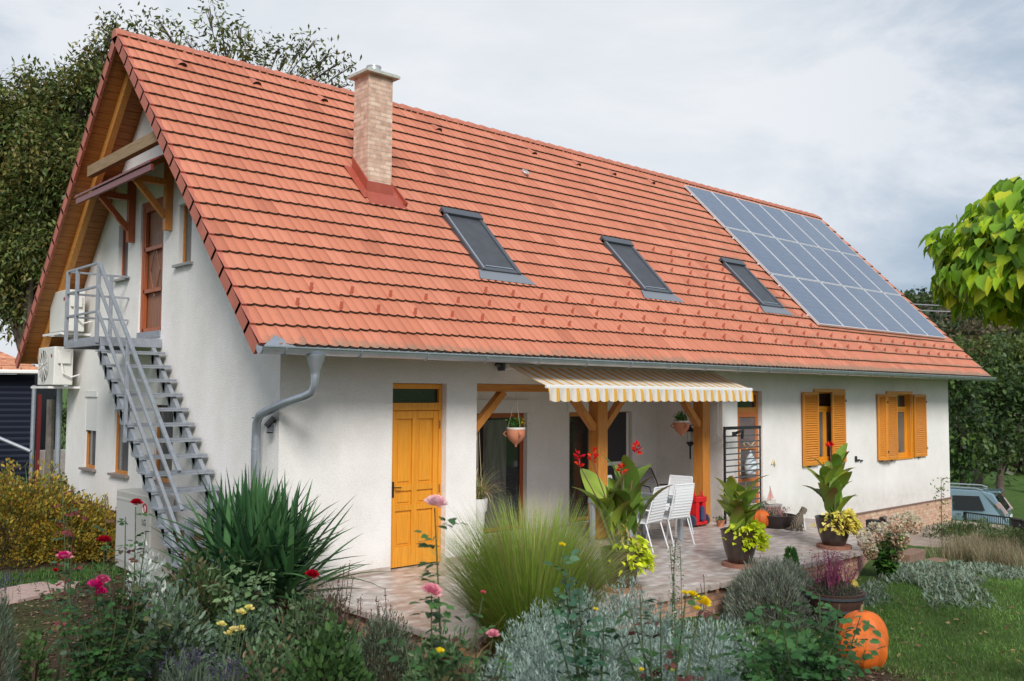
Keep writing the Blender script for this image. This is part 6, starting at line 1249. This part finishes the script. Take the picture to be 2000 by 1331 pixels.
o = leaves('bark_mulch', P, rng.normal(0, 1, (n, 3))*[1, 1, .2], unit(rng.normal(0, .4, (n, 3))+[0, 0, 1]), rng.uniform(.03, .08, n), rng.uniform(.015, .035, n), pal([(.13, .085, .055), (.07, .045, .03), (.22, .16, .11), (.045, .028, .02)], n, .2), LEAF, None, LA); tag(o, kind='stuff')
# ---------------------------------------------------------------- the flower bed in front
def gd_(px, d): q = at(px, 900, d); return Vector((q.x, q.y, gz(q.x, q.y)))
def A(d, l): return [at(x, y, d+random.uniform(-.25, .25)) for x, y in l]
def topz(py, d): return CAM[2]-d*(py-785)/FPX
def md(name, label, cat_, px, d, top, rpx, n, ls, lw, cols, **k):
    q = gd_(px, d); r = rpx*d/FPX; return mound(name, label, cat_, q, r, r*.8, max(.15, topz(top, d)-q.z), n, ls, lw, cols, **k)
PINK = [(.72, .30, .36), (.78, .42, .46), (.66, .22, .30)]; MAG = [(.50, .03, .14), (.60, .06, .22)]; REDF = [(.28, .008, .015), (.38, .012, .02)]; YEL = [(.74, .56, .02), (.80, .64, .06)]
GG = 'rose bushes in the bed'
rose('rose bush with bright pink and magenta blooms low in front of the heat pump', gd_(200, 7.3), A(7.3, [(125,1098),(192,1150),(203,1066),(150,1150),(245,1110),(105,1160),(275,1150),(310,1130),(90,1130),(330,1190),(160,1220),(230,1190),(290,1230),(180,1090)]),
     [(at(125, 1090, 7.2), .105, MAG+PINK[:1]), (at(186, 1145, 7.1), .10, MAG), (at(200, 1135, 7.15), .09, [(.62, .12, .25), (.7, .2, .32)]), (at(196, 1158, 7.1), .08, MAG), (at(203, 1058, 7.3), .10, REDF), (at(108, 1116, 7.3), .045, REDF)], 13, GREENS+[(.07, .075, .03)], .052, .42, 16, GG)
rose('tall rose cane with dark red young leaves at the left, over the orange shrub', gd_(128, 8.3), A(8.3, [(118,925),(140,950),(128,985)]), [], 9, [(.12, .02, .03), (.16, .03, .04), (.03, .06, .03)], .05, .55, 1, GG)
rose('lone rose cane with one dark red bloom in front of the heat pump logo', gd_(262, 7.8), A(7.8, [(265,990),(205,965),(285,1040),(245,1010)]), [(at(266, 984, 7.75), .085, REDF)], 9, GREENS+BRONZE, .048, .4, 2, GG)
rose('tall single rose cane with two pale pink blooms before the yellow door', gd_(856, 5.3), [at(849, 992, 5.3), at(843, 1163, 5.2)], [(at(851, 987, 5.28), .115, [(.78, .50, .52), (.80, .60, .60), (.74, .40, .45)]), (at(843, 1158, 5.15), .10, PINK)], 20, GREENS[:3], .062, .25, 3, GG)
rose('rose bush with small pink bloom and bronze leaves left of the silver mounds', gd_(925, 5.2), A(5.2, [(962,1250),(943,1168),(900,1225),(985,1275),(880,1290),(930,1240),(1000,1225),(865,1250)]), [(at(962, 1241, 5.1), .062, PINK), (at(943, 1159, 5.2), .03, [(.6, .12, .15)]), (at(858, 1275, 5.0), .05, YEL)], 8, GREENS+BRONZE+BRONZE, .045, .35, 8, GG)
rose('rose cane with one yellow bud in front of the ornamental grass', gd_(1160, 5.5), A(5.5, [(1097,1078),(1130,1150),(1075,1165),(1180,1195),(1150,1230),(1110,1110)]), [(at(1097, 1067, 5.5), .042, YEL), (at(1163, 1192, 5.4), .03, YEL)], 10, [(.035, .085, .05), (.05, .11, .055), (.03, .07, .03)], .06, .35, 8, GG)
rose('rose bush with a cluster of bright yellow blooms before the brick riser', gd_(1300, 5.6), A(5.6, [(1340,1160),(1370,1178),(1225,1175),(1290,1195),(1250,1160),(1400,1225),(1320,1240),(1200,1230),(1270,1250),(1230,1290),(1350,1280)]),
     [(at(1372, 1178, 5.5), .085, YEL), (at(1352, 1164, 5.6), .06, YEL), (at(1336, 1160, 5.6), .04, YEL), (at(1360, 1192, 5.45), .05, YEL), (at(1252, 1311, 5.1), .035, YEL), (at(1312, 1312, 5.1), .03, [(.35, .4, .08)])], 9, GREENS+BRONZE[:1]+[(.05, .10, .04)], .052, .25, 20, GG)
rose('dense green rose bush without blooms in front of the barrel planter', gd_(1560, 5.9), A(5.9, [(1450,1215),(1480,1180),(1520,1170),(1560,1200),(1600,1185),(1640,1180),(1585,1230),(1530,1240),(1470,1260),(1640,1240),(1680,1205),(1620,1290),(1560,1290),(1500,1300),(1690,1270),(1600,1160),(1450,1290),(1430,1230),(1540,1270),(1600,1250),(1660,1280),(1650,1310)]), [], 22, [(.025, .07, .022), (.035, .09, .03), (.045, .11, .035)], .06, .1, 75, GG)
rose('rose bush with one deep red bloom beside the yucca', gd_(600, 7.9), A(7.9, [(609,1132),(575,1150),(640,1170),(560,1190),(620,1200)]), [(at(609, 1125, 7.85), .10, REDF)], 8, [(.06, .075, .045), (.09, .07, .045), (.04, .06, .025)], .045, .35, 6, GG)
rose('leafy pale green peony-like shrub at the foot of the yucca', gd_(480, 8.3), A(8.3, [(430,1100),(470,1085),(510,1095),(530,1120),(450,1125),(500,1140),(420,1135)]), [], 12, [(.10, .16, .07), (.13, .19, .09), (.07, .12, .05)], .065, .35, 8, None, cat_='shrub')
# orange and green shrubs left
OR_ = [(.27, .18, .035), (.20, .165, .035), (.32, .23, .05), (.13, .14, .035), (.09, .115, .03), (.17, .10, .03)]
q = gp(35, 1090); mound('orange_shrub', 'large yellow-orange autumn shrub at the left edge below the barn', 'shrub', q, 1.15, 1.0, 1.25, 13000, .065, .035, OR_, T=OV, up=.5, lump=.35)
q = gp(150, 1085); mound('orange_shrub', 'lower yellow-orange shrub between the large one and the heat pump', 'shrub', q, .85, .8, .88, 9000, .06, .03, OR_[:3]+[(.12, .13, .035)], T=OV, up=.5, lump=.35)
q = gp(20, 1010); bladepatch('iris_clump', 'clump of long green and straw blades behind the orange shrub', 'grass clump', q, .9, .5, 130, 1.25, .045, [(.06, .10, .03), (.16, .15, .06), (.04, .08, .03)], el=(.6, 1.5), droop=(.4, 2.0), segs=7)
q = gp(95, 1130); bladepatch('lawn_tuft', 'short green grass strip in front of the orange shrubs', 'grass', q, 1.6, .7, 5000, .10, .008, [(.04, .09, .02), (.06, .12, .03)], kind='stuff')
# silver plants
SIL = [(.22, .285, .25), (.27, .335, .30), (.18, .24, .205), (.14, .19, .155)]
md('artemisia', 'white-silver artemisia with cut leaves beside the heat pump', 'shrub', 290, 8.6, 1110, 50, 2200, .06, .02, [(.36, .39, .36), (.45, .47, .44), (.25, .28, .25)], T=OV)
md('silver_sage', 'silvery woolly sage clump left of the green herb mounds', 'shrub', 345, 7.9, 1205, 70, 2600, .075, .03, [(.10, .145, .10), (.13, .18, .13), (.07, .11, .06)], T=OV, lump=.35)
t_ = thing('woolly_spikes', 'upright woolly silver flower spikes above the sage clump', 'flower spikes', gd_(340, 7.9)); mb = MB(); n = 0; PP = []
for (x, y) in ((300,1160),(335,1145),(330,1180),(362,1165),(310,1200),(350,1190)):
    b = gd_(x+random.uniform(-10, 20), 7.9); t0 = at(x, y, 7.9); pts = cane(b, t0, .05); mb.tube(pts, .008, 5); PP += [V3(on(pts, u)) for u in rng.uniform(.55, 1, 60)]
mb.build('stem', mat('silver_stem', (.3, .33, .28), .9), t_); P = np.array(PP)+rng.normal(0, .012, (len(PP), 3)); leaves('leaves', P, rdir(len(P)), rdir(len(P)), .04, .02, pal([(.30, .33, .29), (.38, .40, .36), (.22, .25, .20)], len(P)), LEAF, t_)
PS = []; DS = []; CS = []
for (px, d, top, r) in ((1020,7.7,1240,70),(985,6.9,1300,60),(1130,8.5,1172,85),(1225,8.7,1160,75),(1080,7.2,1235,100),(1200,7.3,1215,105),(1300,8.2,1205,80),(1380,7.6,1230,75),(1430,7.9,1235,70),(1290,6.9,1265,90),(1130,6.6,1290,110),(1400,6.9,1285,80),(1060,8.1,1205,70),(1020,6.7,1310,90),(1500,7.6,1300,60)):
    q = gd_(px, d); rr = r*d/FPX; h = max(.2, topz(top, d)-q.z); n = 5200; dd = rdir(n); dd[:, 2] = abs(dd[:, 2]); az = np.arctan2(dd[:, 1], dd[:, 0]); lm = (1+.10*np.sin(az*7+dd[:, 2]*6+px)+.07*np.sin(dd[:, 2]*21+az*4))[:, None]
    PS.append(V3(q)+dd*lm*[rr, rr*.9, h]*(.75+.25*rng.random((n, 1))**.5)); DS.append(unit(dd+[0, 0, .7]+rng.normal(0, .5, (n, 3)))); CS.append(pal(SIL, n, .15))
P = np.concatenate(PS); n = len(P); o = leaves('silver_ground_cover', P, np.concatenate(DS), rdir(n), rng.uniform(.03, .06, n), rng.uniform(.007, .013, n), np.concatenate(CS), LEAF, None, LA); tag(o, kind='stuff')
# green herb mounds
HG = [(.055, .10, .045), (.08, .13, .06), (.04, .075, .03), (.10, .14, .07)]
md('herb_mound', 'grey-green sage mound in the middle of the bed below the yucca', 'herb', 490, 8.3, 1205, 95, 3600, .06, .026, [(.085, .13, .085), (.11, .16, .10), (.06, .10, .055)], T=OV, group='herb mounds in the bed')
md('herb_mound', 'bright green leafy herb mound right of the sage mound', 'herb', 600, 8.2, 1205, 90, 3400, .055, .026, HG, T=OV, group='herb mounds in the bed')
md('herb_mound', 'low green mound with reddish stems at the bottom of the bed', 'herb', 520, 7.2, 1285, 105, 3000, .055, .024, HG+[(.12, .08, .05)], T=OV, group='herb mounds in the bed')
md('herb_mound', 'fresh green nettle-leaved mound beside the dark thyme', 'herb', 650, 7.2, 1255, 90, 2200, .075, .04, [(.035, .075, .025), (.05, .095, .03), (.03, .06, .02)], T=OV, group='herb mounds in the bed')
md('thyme_mound', 'dense dark grey-green thyme dome near the terrace corner', 'herb', 755, 7.9, 1222, 85, 7000, .045, .012, [(.075, .095, .06), (.10, .12, .08), (.05, .065, .04)], up=1.1, lump=.12)
md('herb_mound', 'loose low herb mound at the foot of the tall pink rose', 'herb', 870, 7.4, 1265, 85, 2200, .06, .026, HG, T=OV, group='herb mounds in the bed')
md('herb_mound', 'dull olive herb mound under the pink rose bush', 'herb', 350, 7.9, 1240, 65, 1500, .055, .03, [(.05, .07, .03), (.08, .09, .045), (.035, .055, .02)], T=OV, group='herb mounds in the bed')
md('herb_mound', 'small green clover-like mound at the bottom left in the mulch', 'herb', 80, 7.9, 1255, 32, 500, .05, .035, [(.045, .085, .03), (.06, .11, .035)], T=OV, group='herb mounds in the bed')
# lavender with violet heads, lower left
LV = [(.08, .11, .075), (.11, .14, .10), (.06, .08, .055)]
def lav(label, px, d, top, rpx, n, fl=True):
    t_ = md('lavender_bush', label, 'lavender', px, d, top+25, rpx, n, .09, .009, LV, up=1.2, lump=.15)
    if fl:
        k = 60; q = gd_(px, d); r = rpx*d/FPX; P = V3(q)+np.stack([rng.normal(0, r*.5, k), rng.normal(0, r*.5, k), np.full(k, topz(top+10, d)-q.z)+rng.normal(0, .04, k)], 1); PP = np.repeat(P, 9, 0)+np.tile(np.stack([np.zeros(9), np.zeros(9), np.linspace(-.03, .03, 9)], 1), (k, 1))+rng.normal(0, .005, (k*9, 3)); n2 = len(PP)
        leaves('flower', PP, rdir(n2), rdir(n2), .016, .01, pal([(.07, .055, .12), (.06, .05, .09), (.10, .08, .14)], n2), PETAL, t_, LA)['kind'] = 'stuff'; blades('flower_stem', P-[0, 0, .22], rng.uniform(0, 6.28, k), np.full(k, 1.5), np.full(k, .22), np.full(k, .004), np.zeros(k), pal(LV, k), LEAF, t_, 2)
    return t_
lav('blue-grey lavender bush at the left picture edge', -5, 7.6, 1150, 50, 2600)
lav('lavender with violet heads in the mulch at the bottom, below the yellow blooms', 375, 7.3, 1285, 60, 1500)
lav('small sparse lavender at the bottom between two herb mounds', 455, 6.9, 1310, 40, 900)
# dry basil-like spikes by the terrace corner
def spikes(name, label, px, d, lst, cols, hs=.018, cat_='dry flower stalks', k_=70, st=None):
    t_ = thing(name, label, cat_, gd_(px, d))
    for (x, y) in lst:
        b = gd_(px+(x-px)*.5, d+random.uniform(-.2, .2)); pts = cane(b, at(x, y, d), .06); sm_ = MB().tube(pts, .004, 4).build('stem', st or STEMB, t_); us = rng.uniform(.45, 1, k_); PP = [V3(on(pts, u)) for u in us]
        P = np.array(PP)+rng.normal(0, hs*.7, (len(PP), 3)); leaves('seed_head', P, rdir(len(P)), rdir(len(P)), hs, hs*.7, pal(cols, len(P), .2), LEAF, t_, LA)
    return t_
DB = [(.10, .06, .06), (.07, .04, .045), (.14, .10, .085)]
spikes('dry_flower_stalks', 'brown-purple dry flower stalks at the terrace corner beside the yucca', 670, 8.4, [(672,1105),(683,1100),(690,1125),(700,1170),(660,1140),(640,1150),(705,1165),(650,1185),(625,1170),(610,1190)], DB)
spikes('dry_flower_stalks', 'dark purple dry stalks standing against the terrace tiles above the thyme', 745, 8.1, [(752,1150),(740,1172),(763,1180),(770,1195),(725,1190),(735,1165),(748,1200),(715,1195)], DB)
md('dark_shrub', 'brownish twiggy herb mass between the yucca and the terrace corner', 'herb', 640, 8.5, 1175, 70, 2600, .05, .02, [(.07, .06, .04), (.10, .07, .05), (.05, .06, .03)], T=OV)
md('dark_shrub', 'dark green undergrowth below the staircase foot', 'shrub', 390, 9.0, 1120, 80, 2600, .07, .03, [(.03, .06, .02), (.05, .08, .03), (.08, .07, .035)], T=OV)
spikes('white_aster', 'thin pale plant with tiny white flowers in front of the terrace tiles', 1318, 7.8, [(1308,1062),(1320,1052),(1328,1066),(1316,1080)], [(.42, .44, .34), (.10, .14, .07), (.10, .14, .08), (.08, .12, .06), (.07, .11, .05)], .02, 'flower', 90, STEM)
spikes('dry_flower_stalks', 'single dried poppy-like stalk before the edge tiles', 1372, 8.3, [(1374,1122),(1368,1140)], [(.18, .16, .15)], .02, k_=20)
# little yellow lilies
def stars(label, d, lst, s, col, name='yellow_flower'):
    x0, y0 = lst[0]; t_ = thing(name, label, 'flower', gd_(x0, d)); mb = MB()
    for (x, y) in lst: mb.tube(cane(gd_(x0+(x-x0)*.6, d), at(x, y, d), .03), .004, 4); bloom('blossom', t_, at(x, y, d), s, col, 10)
    mb.build('stem', STEM, t_); return t_
stars('pale yellow daylily blooms in the middle of the sage mound', 7.4, [(432,1222),(455,1232),(470,1230),(446,1240),(470,1198),(486,1190)], .07, [(.66, .60, .18), (.72, .62, .28)])
md('dark_shrub', 'dark brown-green undergrowth under the left rose bush', 'shrub', 260, 8.3, 1185, 75, 2200, .06, .03, [(.035, .05, .02), (.06, .05, .025), (.03, .06, .02)], T=OV)
q = gp(1180, 1120); md('grass_tuft', 'thin straw grass tuft right beside the ornamental grass', 'grass clump', 1150, 8.9, 1075, 30, 60, .1, .01, [(.2, .2, .08)])

md('herb_mound', 'dense leafy green base under the rose bush beside the pumpkins', 'herb', 1540, 6.9, 1262, 110, 3200, .06, .035, [(.03, .08, .025), (.04, .10, .03)], T=OV, group='herb mounds in the bed')
# plant stand with a straggly pot plant in the left porch bay
ps = thing('spider_plant', 'straggly straw-green pot plant on a white stand in the left porch bay', 'pot plant', (3.62, .35, 0))
MB().lathe([(.10, .0), (.09, .3), (.11, .62), (.14, .66), (.15, .84), (.12, .84), (.11, .76)], (3.62, .35, 0), 16).build('stand', WHITEP, ps, smooth=True)
k = 150; blades('leaf', np.tile([3.62, .35, .84], (k, 1))+rng.normal(0, .03, (k, 3)), rng.uniform(0, 6.28, k), rng.uniform(.3, 1.5, k), rng.uniform(.35, .8, k), np.full(k, .014), rng.uniform(.8, 2.6, k), pal([(.24, .21, .09), (.14, .17, .06), (.34, .28, .16)], k), LEAF, ps, 7)
mb = MB()
for a in (0, 2.1, 4.2): mb.tube([(3.44+.02*math.cos(a), .15, 1.9), (3.46+.10*math.cos(a), .2+.1*math.sin(a), 1.05)], .005, 4)
mb.build('cord', mat('cord_straw', (.45, .36, .24), .9), ps)
